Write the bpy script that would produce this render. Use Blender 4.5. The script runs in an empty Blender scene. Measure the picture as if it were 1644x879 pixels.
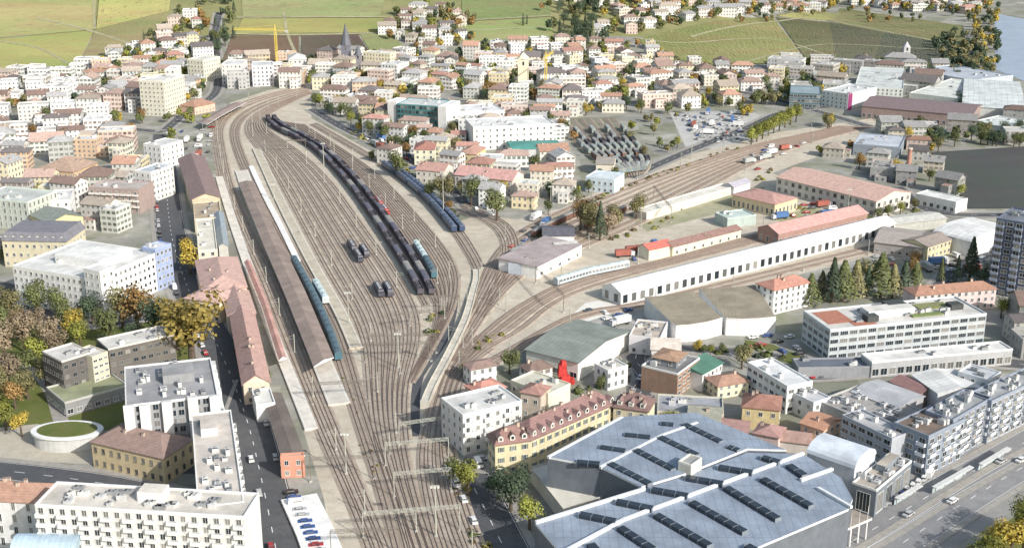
import bpy, math, random
from mathutils import Vector, Matrix, noise
random.seed(11)
R = math.radians
S = bpy.context.scene
COL = S.collection
F = 2000.0; CX = 822.0; CY = 439.5; YH = -230.0; H = 185.0
TH = math.atan((CY - YH) / F); CT, ST = math.cos(TH), math.sin(TH)

# ------------------------------------------------------------------ terrain and survey helper
def sstep(a, b, x):
    t = max(0.0, min(1.0, (x - a) / (b - a))); return t * t * (3 - 2 * t)
def terr(x, y):
    k = 1 - sstep(60, 420, x)
    h = 0.0
    if k > 0:
        t = y - 1120
        if t > 0: h += k * (0.17 * t if t > 160 else 0.17 * t * t / 320.0 + 0.0) if t <= 160 else k * (0.17 * (t - 80))
    if y > 2300: h += (y - 2300) * 0.25
    return h
def P(px, py, h=0.0):
    d = Vector(((px - CX) / F, CT - (py - CY) / F * ST, -ST - (py - CY) / F * CT))
    t = (H - h) / -d.z
    for _ in range(14):
        x, y = d.x * t, d.y * t
        t2 = (H - h - terr(x, y)) / -d.z
        t = t * 0.4 + t2 * 0.6
    x, y = d.x * t, d.y * t
    return Vector((x, y, terr(x, y) + h))
def pix(v):
    r = Vector(v) - Vector((0, 0, H))
    z = r.y * CT - r.z * ST
    return CX + r.x / z * F, CY - (r.y * ST + r.z * CT) / z * F

# ------------------------------------------------------------------ materials
MATS = {}
def nt(name):
    m = bpy.data.materials.new(name); m.use_nodes = True
    n = m.node_tree.nodes; l = m.node_tree.links; b = n['Principled BSDF']
    b.inputs['Roughness'].default_value = 0.85
    b.inputs['Specular IOR Level'].default_value = 0.25
    return m, n, l, b
def mixc(n, l, fac, a, b, mode='MIX'):
    x = n.new('ShaderNodeMix'); x.data_type = 'RGBA'; x.blend_type = mode
    for k, v in ((0, fac), (6, a), (7, b)):
        if hasattr(v, 'is_output'): l.new(v, x.inputs[k])
        else: x.inputs[k].default_value = v if k == 0 else (*v[:3], 1)
    return x.outputs[2]
def math_(n, l, op, a, b=None, c=None):
    x = n.new('ShaderNodeMath'); x.operation = op
    for k, v in enumerate((a, b, c)):
        if v is None: continue
        if hasattr(v, 'is_output'): l.new(v, x.inputs[k])
        else: x.inputs[k].default_value = v
    return x.outputs[0]
def noise_(n, l, co, scale, detail=4, rough=0.6):
    x = n.new('ShaderNodeTexNoise'); x.inputs['Scale'].default_value = scale
    x.inputs['Detail'].default_value = detail; x.inputs['Roughness'].default_value = rough
    l.new(co, x.inputs['Vector']); return x.outputs['Fac']
def rampf(n, l, v, a, b):
    x = n.new('ShaderNodeMapRange'); x.inputs[1].default_value = a; x.inputs[2].default_value = b
    x.clamp = True; l.new(v, x.inputs[0]); return x.outputs[0]
def texco(n, which): return n.new('ShaderNodeTexCoord').outputs[which]
def geopos(n): return n.new('ShaderNodeNewGeometry').outputs['Position']
def k3(c, f): return tuple(min(0.9, max(0.0, v * f)) for v in c)

def M_plain(c, rough=0.7, var=0.18, scale=0.6, metal=0.0, spec=0.3):
    key = ('p', tuple(c), rough, var, scale, metal)
    if key in MATS: return MATS[key]
    m, n, l, b = nt('painted_surface')
    f = noise_(n, l, geopos(n), scale, 5)
    l.new(mixc(n, l, rampf(n, l, f, 0.3, 0.7), k3(c, 1 - var), k3(c, 1 + var * 0.5)), b.inputs['Base Color'])
    b.inputs['Roughness'].default_value = rough; b.inputs['Metallic'].default_value = metal
    b.inputs['Specular IOR Level'].default_value = spec
    MATS[key] = m; return m
def M_glass(c=(0.03, 0.045, 0.06)):
    key = ('g', tuple(c))
    if key in MATS: return MATS[key]
    m, n, l, b = nt('window_glass')
    oi = n.new('ShaderNodeObjectInfo')
    l.new(mixc(n, l, math_(n, l, 'POWER', oi.outputs['Random'], 2.5), k3(c, 0.7), (.32, .31, .29)), b.inputs['Base Color'])
    b.inputs['Roughness'].default_value = 0.18; b.inputs['Specular IOR Level'].default_value = 0.5
    MATS[key] = m; return m
def M_wall(c, win=False, cw=3.1, ch=3.1, shut=None):
    key = ('w', tuple(c), win, cw, ch, shut)
    if key in MATS: return MATS[key]
    m, n, l, b = nt('rendered_wall')
    gp = geopos(n)
    f = noise_(n, l, gp, 0.35, 5, 0.65)
    col = mixc(n, l, rampf(n, l, f, 0.3, 0.75), k3(c, 0.8), k3(c, 1.06))
    oi = n.new('ShaderNodeObjectInfo')
    sp = n.new('ShaderNodeSeparateXYZ'); l.new(texco(n, 'UV'), sp.inputs[0])
    # rain streaks under the eaves and damp at the foot
    st = n.new('ShaderNodeMapping'); st.inputs['Scale'].default_value = (1.3, 1.3, 0.12)
    l.new(gp, st.inputs[0]); sf = noise_(n, l, st.outputs[0], 1.0, 3)
    col = mixc(n, l, math_(n, l, 'MULTIPLY', rampf(n, l, sf, 0.52, 0.72), 0.35), col, k3(c, 0.55))
    if win:
        u = math_(n, l, 'FRACT', math_(n, l, 'DIVIDE', math_(n, l, 'ADD', sp.outputs[0], 200 * cw), cw))
        v = math_(n, l, 'FRACT', math_(n, l, 'DIVIDE', sp.outputs[1], ch))
        du = math_(n, l, 'ABSOLUTE', math_(n, l, 'SUBTRACT', u, 0.5))
        dv = math_(n, l, 'ABSOLUTE', math_(n, l, 'SUBTRACT', v, 0.55))
        mk = math_(n, l, 'MULTIPLY', math_(n, l, 'LESS_THAN', du, 0.2), math_(n, l, 'LESS_THAN', dv, 0.24))
        mk2 = math_(n, l, 'MULTIPLY', math_(n, l, 'LESS_THAN', du, 0.36), math_(n, l, 'LESS_THAN', dv, 0.25))
        cell = n.new('ShaderNodeTexWhiteNoise'); cell.noise_dimensions = '2D'
        cv = n.new('ShaderNodeCombineXYZ')
        l.new(math_(n, l, 'FLOOR', math_(n, l, 'DIVIDE', math_(n, l, 'ADD', sp.outputs[0], 200 * cw), cw)), cv.inputs[0])
        l.new(math_(n, l, 'FLOOR', math_(n, l, 'DIVIDE', sp.outputs[1], ch)), cv.inputs[1])
        l.new(cv.outputs[0], cell.inputs['Vector'])
        if shut: col = mixc(n, l, mk2, col, shut)
        wc = mixc(n, l, cell.outputs['Value'], (0.07, 0.08, 0.09), (0.32, 0.33, 0.34))
        col = mixc(n, l, mk, col, wc)
        l.new(math_(n, l, 'SUBTRACT', 0.85, math_(n, l, 'MULTIPLY', mk, 0.6)), b.inputs['Roughness'])
    hv = n.new('ShaderNodeHueSaturation'); l.new(col, hv.inputs['Color'])
    l.new(math_(n, l, 'ADD', 0.85, math_(n, l, 'MULTIPLY', oi.outputs['Random'], 0.25)), hv.inputs['Value'])
    l.new(hv.outputs[0], b.inputs['Base Color'])
    MATS[key] = m; return m
def M_tile(c):
    key = ('t', tuple(c))
    if key in MATS: return MATS[key]
    m, n, l, b = nt('roof_tiles')
    gp = geopos(n)
    f = noise_(n, l, gp, 0.5, 6, 0.7); g = noise_(n, l, gp, 3.5, 2)
    col = mixc(n, l, rampf(n, l, f, 0.3, 0.7), k3(c, 0.65), k3(c, 1.15))
    col = mixc(n, l, math_(n, l, 'MULTIPLY', rampf(n, l, g, 0.4, 0.7), 0.35), col, tuple(0.5 * v + 0.12 for v in c))
    sp = n.new('ShaderNodeSeparateXYZ'); l.new(texco(n, 'UV'), sp.inputs[0])
    w = math_(n, l, 'FRACT', math_(n, l, 'DIVIDE', sp.outputs[1], 0.9))
    col = mixc(n, l, math_(n, l, 'MULTIPLY', math_(n, l, 'LESS_THAN', w, 0.3), 0.25), col, k3(c, 0.45))
    oi = n.new('ShaderNodeObjectInfo'); hv = n.new('ShaderNodeHueSaturation'); l.new(col, hv.inputs['Color'])
    l.new(math_(n, l, 'ADD', 0.8, math_(n, l, 'MULTIPLY', oi.outputs['Random'], 0.4)), hv.inputs['Value'])
    l.new(hv.outputs[0], b.inputs['Base Color'])
    MATS[key] = m; return m
def M_flat(c, seam=0.0, rough=0.85):
    key = ('f', tuple(c), seam)
    if key in MATS: return MATS[key]
    m, n, l, b = nt('flat_roofing')
    gp = geopos(n)
    f = noise_(n, l, gp, 0.12, 6, 0.65); g = noise_(n, l, gp, 1.2, 4, 0.7)
    col = mixc(n, l, rampf(n, l, f, 0.35, 0.65), k3(c, 0.72), k3(c, 1.08))
    col = mixc(n, l, math_(n, l, 'MULTIPLY', rampf(n, l, g, 0.5, 0.75), 0.4), col, k3(c, 0.6))
    if seam:
        sp = n.new('ShaderNodeSeparateXYZ'); l.new(texco(n, 'UV'), sp.inputs[0])
        for k, per in ((0, seam), (1, seam * 6)):
            w = math_(n, l, 'FRACT', math_(n, l, 'DIVIDE', math_(n, l, 'ADD', sp.outputs[k], 500.0), per))
            col = mixc(n, l, math_(n, l, 'MULTIPLY', math_(n, l, 'LESS_THAN', w, 0.12 / (1 + 3 * k)), 0.45), col, k3(c, 0.55))
    l.new(col, b.inputs['Base Color']); b.inputs['Roughness'].default_value = rough
    MATS[key] = m; return m
def M_ground(name, cols, s1=0.02, s2=0.25, s3=1.5, plots=False):
    m, n, l, b = nt(name)
    gp = geopos(n)
    a = rampf(n, l, noise_(n, l, gp, s1, 6, 0.6), 0.38, 0.62)
    c2 = rampf(n, l, noise_(n, l, gp, s2, 6, 0.7), 0.4, 0.65)
    c3 = rampf(n, l, noise_(n, l, gp, s3, 4, 0.7), 0.35, 0.7)
    col = mixc(n, l, a, cols[0], cols[1])
    col = mixc(n, l, math_(n, l, 'MULTIPLY', c2, 0.65), col, cols[2])
    col = mixc(n, l, math_(n, l, 'MULTIPLY', c3, 0.4), col, k3(cols[0], 0.6))
    if plots:
        for sc, am in ((0.035, .5), (0.12, .3)):
            vo = n.new('ShaderNodeTexVoronoi'); vo.inputs['Scale'].default_value = sc; vo.distance = 'CHEBYCHEV'; l.new(gp, vo.inputs['Vector'])
            sx = n.new('ShaderNodeSeparateColor'); l.new(vo.outputs['Color'], sx.inputs[0])
            col = mixc(n, l, math_(n, l, 'MULTIPLY', rampf(n, l, sx.outputs[0], .35, 1), am), col, (.17, .17, .165))
            col = mixc(n, l, math_(n, l, 'MULTIPLY', rampf(n, l, sx.outputs[1], .72, .8), am * .8), col, (.16, .18, .09))
    l.new(col, b.inputs['Base Color']); b.inputs['Roughness'].default_value = 0.95
    return m
def M_leaf(c):
    key = ('l', tuple(c))
    if key in MATS: return MATS[key]
    m, n, l, b = nt('foliage')
    oi = n.new('ShaderNodeObjectInfo')
    f = noise_(n, l, texco(n, 'Object'), 0.55, 3)
    g = noise_(n, l, geopos(n), 2.2, 2)
    col = mixc(n, l, rampf(n, l, f, 0.35, 0.65), k3(c, 0.55), k3(c, 1.35))
    col = mixc(n, l, math_(n, l, 'MULTIPLY', rampf(n, l, g, 0.45, 0.6), 0.4), col, (c[0] * 1.3, c[1] * 1.15, c[2] * 0.8))
    hv = n.new('ShaderNodeHueSaturation'); l.new(col, hv.inputs['Color'])
    l.new(math_(n, l, 'ADD', 0.75, math_(n, l, 'MULTIPLY', oi.outputs['Random'], 0.5)), hv.inputs['Value'])
    l.new(hv.outputs[0], b.inputs['Base Color']); b.inputs['Roughness'].default_value = 0.7
    MATS[key] = m; return m
def M_sleepers():
    if 'sl' in MATS: return MATS['sl']
    m, n, l, b = nt('sleepers_on_ballast')
    sp = n.new('ShaderNodeSeparateXYZ'); l.new(texco(n, 'UV'), sp.inputs[0])
    gp = geopos(n)
    f = noise_(n, l, gp, 0.15, 5); oi = n.new('ShaderNodeObjectInfo')
    base = mixc(n, l, rampf(n, l, f, 0.35, 0.65), (0.36, 0.30, 0.235), (0.53, 0.465, 0.385))
    base = mixc(n, l, math_(n, l, 'MULTIPLY', oi.outputs['Random'], 0.75), base, (0.25, 0.20, 0.165))
    w = math_(n, l, 'FRACT', math_(n, l, 'DIVIDE', sp.outputs[1], 0.65))
    du = math_(n, l, 'ABSOLUTE', sp.outputs[0])
    mk = math_(n, l, 'MULTIPLY', math_(n, l, 'LESS_THAN', w, 0.4), math_(n, l, 'LESS_THAN', du, 1.25))
    g = rampf(n, l, noise_(n, l, gp, 1.2, 3), 0.4, 0.6)
    col = mixc(n, l, mk, base, mixc(n, l, g, (0.22, 0.17, 0.14), (0.44, 0.38, 0.33)))
    l.new(col, b.inputs['Base Color']); MATS['sl'] = m; return m
STEEL = M_plain((0.24, 0.18, 0.15), 0.5, 0.2, 0.2)
CONC = M_plain((0.5, 0.48, 0.44), 0.9, 0.2, 0.3)
WHITE = M_plain((0.78, 0.78, 0.77), 0.7, 0.12, 0.3)
DARK = M_plain((0.05, 0.05, 0.055), 0.6)
GLASS = M_glass()

# ------------------------------------------------------------------ mesh builder
class MB:
    def __init__(s): s.v = []; s.f = []; s.uv = []; s.mi = []; s.mats = []
    def m(s, mat):
        if mat not in s.mats: s.mats.append(mat)
        return s.mats.index(mat)
    def face(s, pts, mat, uv=None):
        i = len(s.v); s.v += [tuple(p) for p in pts]; s.f.append(tuple(range(i, i + len(pts))))
        if uv is None:
            p0 = Vector(pts[0]); e = (Vector(pts[1]) - p0)
            e = e.normalized() if e.length > 1e-6 else Vector((1, 0, 0))
            nn = e.cross(Vector(pts[-1]) - p0); nn = nn.normalized() if nn.length > 1e-6 else Vector((0, 0, 1))
            q = nn.cross(e)
            uv = [((Vector(p) - p0).dot(e), (Vector(p) - p0).dot(q)) for p in pts]
        s.uv += uv; s.mi.append(s.m(mat))
    def box(s, c, d, mat, rz=0.0, top=None, bottom=False, taper=1.0):
        cx, cy, z = c; w, dd, h = d[0] / 2, d[1] / 2, d[2]
        cr, sr = math.cos(rz), math.sin(rz)
        def q(x, y, zz): return (cx + x * cr - y * sr, cy + x * sr + y * cr, zz)
        a = [q(x, y, z) for x, y in ((-w, -dd), (w, -dd), (w, dd), (-w, dd))]
        t = [q(x * taper, y * taper, z + h) for x, y in ((-w, -dd), (w, -dd), (w, dd), (-w, dd))]
        u = 0
        for k in range(4):
            j = (k + 1) % 4; L = (Vector(a[j]) - Vector(a[k])).length
            s.face([a[k], a[j], t[j], t[k]], mat, [(u, 0), (u + L, 0), (u + L, h), (u, h)]); u += L
        s.face(t, top or mat, [(p[0], p[1]) for p in ((-w, -dd), (w, -dd), (w, dd), (-w, dd))])
        if bottom: s.face(a[::-1], mat)
    def prism(s, pts, z0, z1, mat, top=None, cap=True):
        n = len(pts); u = 0
        for k in range(n):
            a, b = pts[k], pts[(k + 1) % n]; L = math.hypot(b[0] - a[0], b[1] - a[1])
            s.face([(a[0], a[1], z0), (b[0], b[1], z0), (b[0], b[1], z1), (a[0], a[1], z1)], mat,
                   [(u, 0), (u + L, 0), (u + L, z1 - z0), (u, z1 - z0)]); u += L
        if cap: s.face([(p[0], p[1], z1) for p in pts], top or mat, [(p[0], p[1]) for p in pts])
    def cyl(s, c, r, h, mat, n=8, r2=None, ax=None):
        r2 = r if r2 is None else r2
        c = Vector(c); ax = Vector(ax) if ax else Vector((0, 0, h)); z = ax.normalized()
        t = Vector((1, 0, 0)) if abs(z.x) < 0.9 else Vector((0, 1, 0))
        x = z.cross(t).normalized(); y = z.cross(x)
        A = [c + (x * math.cos(k * 2 * math.pi / n) + y * math.sin(k * 2 * math.pi / n)) * r for k in range(n)]
        B = [c + ax + (x * math.cos(k * 2 * math.pi / n) + y * math.sin(k * 2 * math.pi / n)) * r2 for k in range(n)]
        for k in range(n):
            j = (k + 1) % n; s.face([A[k], A[j], B[j], B[k]], mat)
        s.face(B, mat); s.face(A[::-1], mat)
    def mesh(s, name):
        me = bpy.data.meshes.new(name); me.from_pydata(s.v, [], s.f)
        ul = me.uv_layers.new(name='UVMap'); flat = [c for uv in s.uv for c in uv]
        ul.data.foreach_set('uv', flat)
        for mt in s.mats: me.materials.append(mt)
        me.polygons.foreach_set('material_index', s.mi)
        me.update(); return me
    def build(s, name, parent=None, loc=(0, 0, 0), rz=0.0, recalc=False):
        return obj(name, s.mesh(name), parent, loc, rz)
def obj(name, data, parent=None, loc=(0, 0, 0), rz=0.0):
    o = bpy.data.objects.new(name, data); COL.objects.link(o)
    o.location = loc; o.rotation_euler = (0, 0, rz)
    if parent: o.parent = parent
    return o
def tag(o, label=None, cat=None, group=None, kind=None):
    if label: o['label'] = label
    if cat: o['category'] = cat
    if group: o['group'] = group
    if kind: o['kind'] = kind
    return o
def thing(name, label, cat, loc=(0, 0, 0), rz=0.0, group=None):
    return tag(obj(name, None, None, loc, rz), label, cat, group)

# ------------------------------------------------------------------ automatic labels for the many small houses and trees
LAND = [((330, 280), 'the brown station hall'), ((305, 400), 'the yellow station tree'), ((150, 450), 'the big white gridded office'),
        ((60, 380), 'the dark mansard building'), ((250, 140), 'the white tower block'), ((668, 190), 'the green glass office'),
        ((835, 120), 'the cream church tower'), ((445, 90), 'the left yellow crane'), ((875, 120), 'the right yellow crane'),
        ((800, 330), 'the round tree by the junction'), ((1350, 300), 'the pink roofed workshop'), ((1458, 265), 'the brick chimney'),
        ((1210, 420), 'the long white shed'), ((890, 405), 'the white wedge warehouse'), ((930, 550), 'the grey roofed hall'),
        ((1150, 505), 'the curved roundhouse'), ((1430, 520), 'the white terraced block'), ((1000, 230), 'the wagon sidings'),
        ((900, 680), 'the yellow tenement terrace'), ((790, 680), 'the white corner block'), ((1060, 780), 'the blue grey mall roof'),
        ((1490, 690), 'the blue balcony flats'), ((180, 590), 'the brown office slab'), ((270, 640), 'the white strip tower'),
        ((210, 730), 'the yellow brick villa'), ((230, 810), 'the curved white flats'), ((1240, 100), 'the wide yellow field'),
        ((90, 60), 'the left vineyard hill'), ((520, 70), 'the brown vineyard terrace'), ((820, 30), 'the green vineyard strip'),
        ((1630, 80), 'the river'), ((1590, 280), 'the dark ploughed field'), ((1560, 160), 'the large white depot roof'),
        ((1366, 145), 'the magenta panel block'), ((1290, 160), 'the teal glass block'), ((940, 40), 'the dark conifer wood'),
        ((720, 330), 'the blue coaches'), ((1140, 210), 'the paved car park'), ((1240, 205), 'the lime tree row'),
        ((800, 190), 'the white hospital wing'), ((860, 232), 'the green curved roof'), ((1625, 420), 'the dark tower'),
        ((345, 50), 'the hill road conifers'), ((1180, 20), 'the far northern suburb'), ((90, 510), 'the park'),
        ((185, 300), 'the dark balcony block'), ((30, 310), 'the grey green arcade block'), ((960, 350), 'the brown trees')]
PEND = []
def later(o, base, loc): PEND.append((o, base, pix(loc)))
def rel(p):
    ds = sorted(LAND, key=lambda q: math.hypot(q[0][0] - p[0], (q[0][1] - p[1]) * 1.7))
    (lx, ly), nm = ds[0]; dx, dy = p[0] - lx, (p[1] - ly) * 1.7
    far = ''
    w = ('right of' if dx > 0 else 'left of') if abs(dx) > abs(dy) else ('behind' if dy < 0 else 'in front of')
    return far + w + ' ' + nm
ORD = ['', 'first', 'second', 'third', 'fourth', 'fifth', 'sixth', 'seventh', 'eighth', 'ninth', 'tenth', 'eleventh', 'twelfth',
       'thirteenth', 'fourteenth', 'fifteenth', 'sixteenth', 'seventeenth', 'eighteenth', 'nineteenth', 'twentieth']
NUM = ['zero', 'one', 'two', 'three', 'four', 'five', 'six', 'seven', 'eight', 'nine', 'ten', 'eleven', 'twelve']
def finish_labels():
    by = {}
    for o, b, p in PEND:
        by.setdefault(b + ' ' + rel(p), []).append((p, o))
    for lab, L in by.items():
        L.sort(key=lambda q: q[0][0])
        for k, (p, o) in enumerate(L):
            if len(L) == 1: o['label'] = lab
            elif k == 0: o['label'] = lab + ', leftmost such'
            elif k == len(L) - 1: o['label'] = lab + ', rightmost such'
            else: o['label'] = lab + ', ' + (ORD[k + 1] if k < 20 else str(k + 1) + 'th') + ' from left'

# ------------------------------------------------------------------ buildings
def box3(a, b, c, h):
    A, B, C = P(*a, h), P(*b, h), P(*c, h)
    e = (B - A); e.z = 0; w = e.length; e.normalize()
    n = Vector((-e.y, e.x, 0)); d = (C - B).dot(n)
    if d < 0: n = -n; d = -d
    ctr = (A + B) / 2 + n * d / 2
    return ctr.x, ctr.y, math.atan2(e.y, e.x), w, d
OCC = []
def occupy(g, m=1.5): OCC.append((g[0], g[1], math.hypot(g[3], g[4]) / 2, g[2], g[3] / 2 + m, g[4] / 2 + m))
def inside_occ(x, y, r=0.0):
    for ox, oy, rad, a, hw, hd in OCC:
        dx, dy = x - ox, y - oy
        if dx * dx + dy * dy < (rad + r + 4) ** 2:
            u = dx * math.cos(a) + dy * math.sin(a); v = -dx * math.sin(a) + dy * math.cos(a)
            if abs(u) < hw + r and abs(v) < hd + r: return True
    return False
WM = {}
def win_mesh(w, h, style, fc):
    key = (round(w, 2), round(h, 2), style, fc)
    if key in WM: return WM[key]
    mb = MB(); fr = M_plain(fc, 0.6, 0.1); t = 0.09
    # local: x along wall, -y outward, z up from sill
    mb.box((0, -0.02, 0), (w, 0.04, h), GLASS)
    for x in (-w / 2, w / 2): mb.box((x, -0.05, -0.05), (t, 0.13, h + 0.1), fr)
    mb.box((0, -0.055, h - 0.02), (w + t, 0.12, t), fr)
    mb.box((0, -0.1, -0.14), (w + 0.3, 0.24, 0.1), fr)
    if w > 1.0 and style != 'arch': mb.box((0, -0.045, 0), (0.07, 0.06, h), fr)
    if style == 'shut':
        sm = M_plain((0.16, 0.2, 0.14), 0.8)
        for x in (-w * 0.76, w * 0.76): mb.box((x, -0.06, 0), (w * 0.44, 0.06, h), sm)
    if style == 'band':
        for x in (-w / 4, w / 4): mb.box((x, -0.045, 0), (0.06, 0.06, h), fr)
    WM[key] = mb.mesh('window'); return WM[key]
def balc_mesh(w, dp, c):
    key = ('b', round(w, 2), dp, c)
    if key in WM: return WM[key]
    mb = MB(); mt = M_plain(c, 0.7, 0.1)
    mb.box((0, -dp / 2, -0.15), (w, dp, 0.18), mt, bottom=True)
    mb.box((0, -dp + 0.04, 0.03), (w, 0.08, 0.95), mt)
    for x in (-w / 2 + 0.04, w / 2 - 0.04): mb.box((x, -dp / 2, 0.03), (0.08, dp - 0.1, 0.95), mt)
    WM[key] = mb.mesh('balcony'); return WM[key]
def chimney_mesh():
    if 'ch' in WM: return WM['ch']
    mb = MB(); mb.box((0, 0, 0), (0.9, 0.7, 2.0), M_plain((0.55, 0.45, 0.38), 0.9)); mb.box((0, 0, 2.0), (1.1, 0.9, 0.15), M_plain((0.25, 0.2, 0.18)))
    WM['ch'] = mb.mesh('chimney'); return WM['ch']
def unit_mesh(k):
    key = ('u', k)
    if key in WM: return WM[key]
    mb = MB(); rr = random.Random(k); c = rr.choice([(0.55, 0.56, 0.57), (0.3, 0.31, 0.32), (0.7, 0.7, 0.68)])
    w, d, h = rr.uniform(1.2, 3.2), rr.uniform(1.0, 2.4), rr.uniform(0.8, 1.9)
    mb.box((0, 0, 0), (w, d, h), M_plain(c, 0.6)); mb.cyl((w * 0.2, 0, h), 0.35, 0.3, M_plain(k3(c, 0.6)), 8)
    mb.box((-w * 0.3, 0, h), (0.4, d * 0.7, 0.12), DARK)
    WM[key] = mb.mesh('rooftop_unit'); return WM[key]
def dormer_mesh(rc):
    key = ('d', rc)
    if key in WM: return WM[key]
    mb = MB(); wc = M_plain((0.75, 0.73, 0.68)); rm = M_tile(rc)
    mb.box((0, 0, 0), (1.6, 2.6, 1.5), wc)
    mb.face([(-1, -1.5, 1.4), (0, -1.5, 2.2), (0, 1.6, 2.2), (-1, 1.6, 1.4)][::-1], rm)
    mb.face([(0, -1.5, 2.2), (1, -1.5, 1.4), (1, 1.6, 1.4), (0, 1.6, 2.2)][::-1], rm)
    mb.face([(-0.8, -1.31, 1.5), (0.8, -1.31, 1.5), (0, -1.31, 2.1)], wc)
    mb.box((0, -1.32, 0.3), (0.9, 0.04, 1.0), GLASS)
    WM[key] = mb.mesh('dormer'); return WM[key]
def roof_mb(mb, kind, w, d, h, rise, mat, eave=0.5, wm=None):
    x, y = w / 2 + eave, d / 2 + eave; z = h; q = []
    if kind == 'hip':
        if w >= d: r = [(-w / 2 + d / 2 * 0.9, 0), (w / 2 - d / 2 * 0.9, 0)]
        else: r = [(0, -d / 2 + w / 2 * 0.9), (0, d / 2 - w / 2 * 0.9)]
        A, B, C, D = (-x, -y, z), (x, -y, z), (x, y, z), (-x, y, z)
        r0, r1 = (*r[0], z + rise), (*r[1], z + rise)
        if w >= d: q = [[A, B, r1, r0], [B, C, r1], [C, D, r0, r1], [D, A, r0]]
        else: q = [[A, B, r0], [B, C, r1, r0], [C, D, r1], [D, A, r0, r1]]
        for f in q: mb.face(f, mat)
        mb.face([D, C, B, A], mat)
        for a, b in ((A, B), (B, C), (C, D), (D, A)):
            mb.face([(a[0], a[1], z - 0.18), (b[0], b[1], z - 0.18), b, a], mat)
    elif kind == 'gable' or kind == 'gabley':
        t = 0.25
        if kind == 'gable':
            f1 = [(-x, -y, z), (x, -y, z), (x, 0, z + rise), (-x, 0, z + rise)]
            f2 = [(x, y, z), (-x, y, z), (-x, 0, z + rise), (x, 0, z + rise)]
        else:
            f1 = [(x, -y, z), (x, y, z), (0, y, z + rise), (0, -y, z + rise)]
            f2 = [(-x, y, z), (-x, -y, z), (0, -y, z + rise), (0, y, z + rise)]
        for f in (f1, f2):
            mb.face(f, mat); mb.face([(p[0], p[1], p[2] - t) for p in f][::-1], mat)
            for k in range(4):
                a, b = f[k], f[(k + 1) % 4]
                mb.face([(a[0], a[1], a[2] - t), (b[0], b[1], b[2] - t), b, a], mat)
        wm_ = wm or mat
        if kind == 'gable':
            for sx in (-1, 1): mb.face([(sx * w / 2, -d / 2, z - 0.05), (sx * w / 2, d / 2, z - 0.05), (sx * w / 2, 0, z + rise * d / (d + 2 * eave) - 0.2)][::sx], wm_)
        else:
            for sy in (-1, 1): mb.face([(-w / 2, sy * d / 2, z - 0.05), (w / 2, sy * d / 2, z - 0.05), (0, sy * d / 2, z + rise * w / (w + 2 * eave) - 0.2)][::-sy], wm_)
    elif kind == 'mansard':
        i = rise * 0.45; zz = z + rise
        A = [(-x, -y), (x, -y), (x, y), (-x, y)]; B = [(-x + i, -y + i), (x - i, -y + i), (x - i, y - i), (-x + i, y - i)]
        for k in range(4):
            j = (k + 1) % 4
            mb.face([(*A[k], z), (*A[j], z), (*B[j], zz), (*B[k], zz)], mat)
        mb.face([(*p, zz) for p in B], mat)
        mb.face([(*p, z) for p in A][::-1], mat)
    elif kind == 'shed':
        zz = z + rise
        mb.face([(-x, -y, z + 0.1), (x, -y, z + 0.1), (x, y, zz), (-x, y, zz)], mat)
        mb.face([(x, y, h - .1), (-x, y, h - .1), (-x, y, zz), (x, y, zz)], mat)
        mb.face([(x, -y, h - .1), (x, y, h - .1), (x, y, zz), (x, -y, z + .1)], mat)
        mb.face([(-x, y, h - .1), (-x, -y, h - .1), (-x, -y, z + .1), (-x, y, zz)], mat)
        mb.face([(-x, -y, h - .1), (x, -y, h - .1), (x, -y, z + .1), (-x, -y, z + .1)], mat)
    elif kind == 'vault':
        n = 10; prev = None
        for k in range(n + 1):
            a = math.pi * k / n; p = (-math.cos(a) * y, z + math.sin(a) * rise)
            if prev: mb.face([(-x, prev[0], prev[1]), (x, prev[0], prev[1]), (x, p[0], p[1]), (-x, p[0], p[1])], mat)
            prev = p
        for sx in (-1, 1):
            mb.face([(sx * x, -math.cos(math.pi * k / n) * y, z + math.sin(math.pi * k / n) * rise) for k in range(n + 1)][::-sx], mat)
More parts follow.
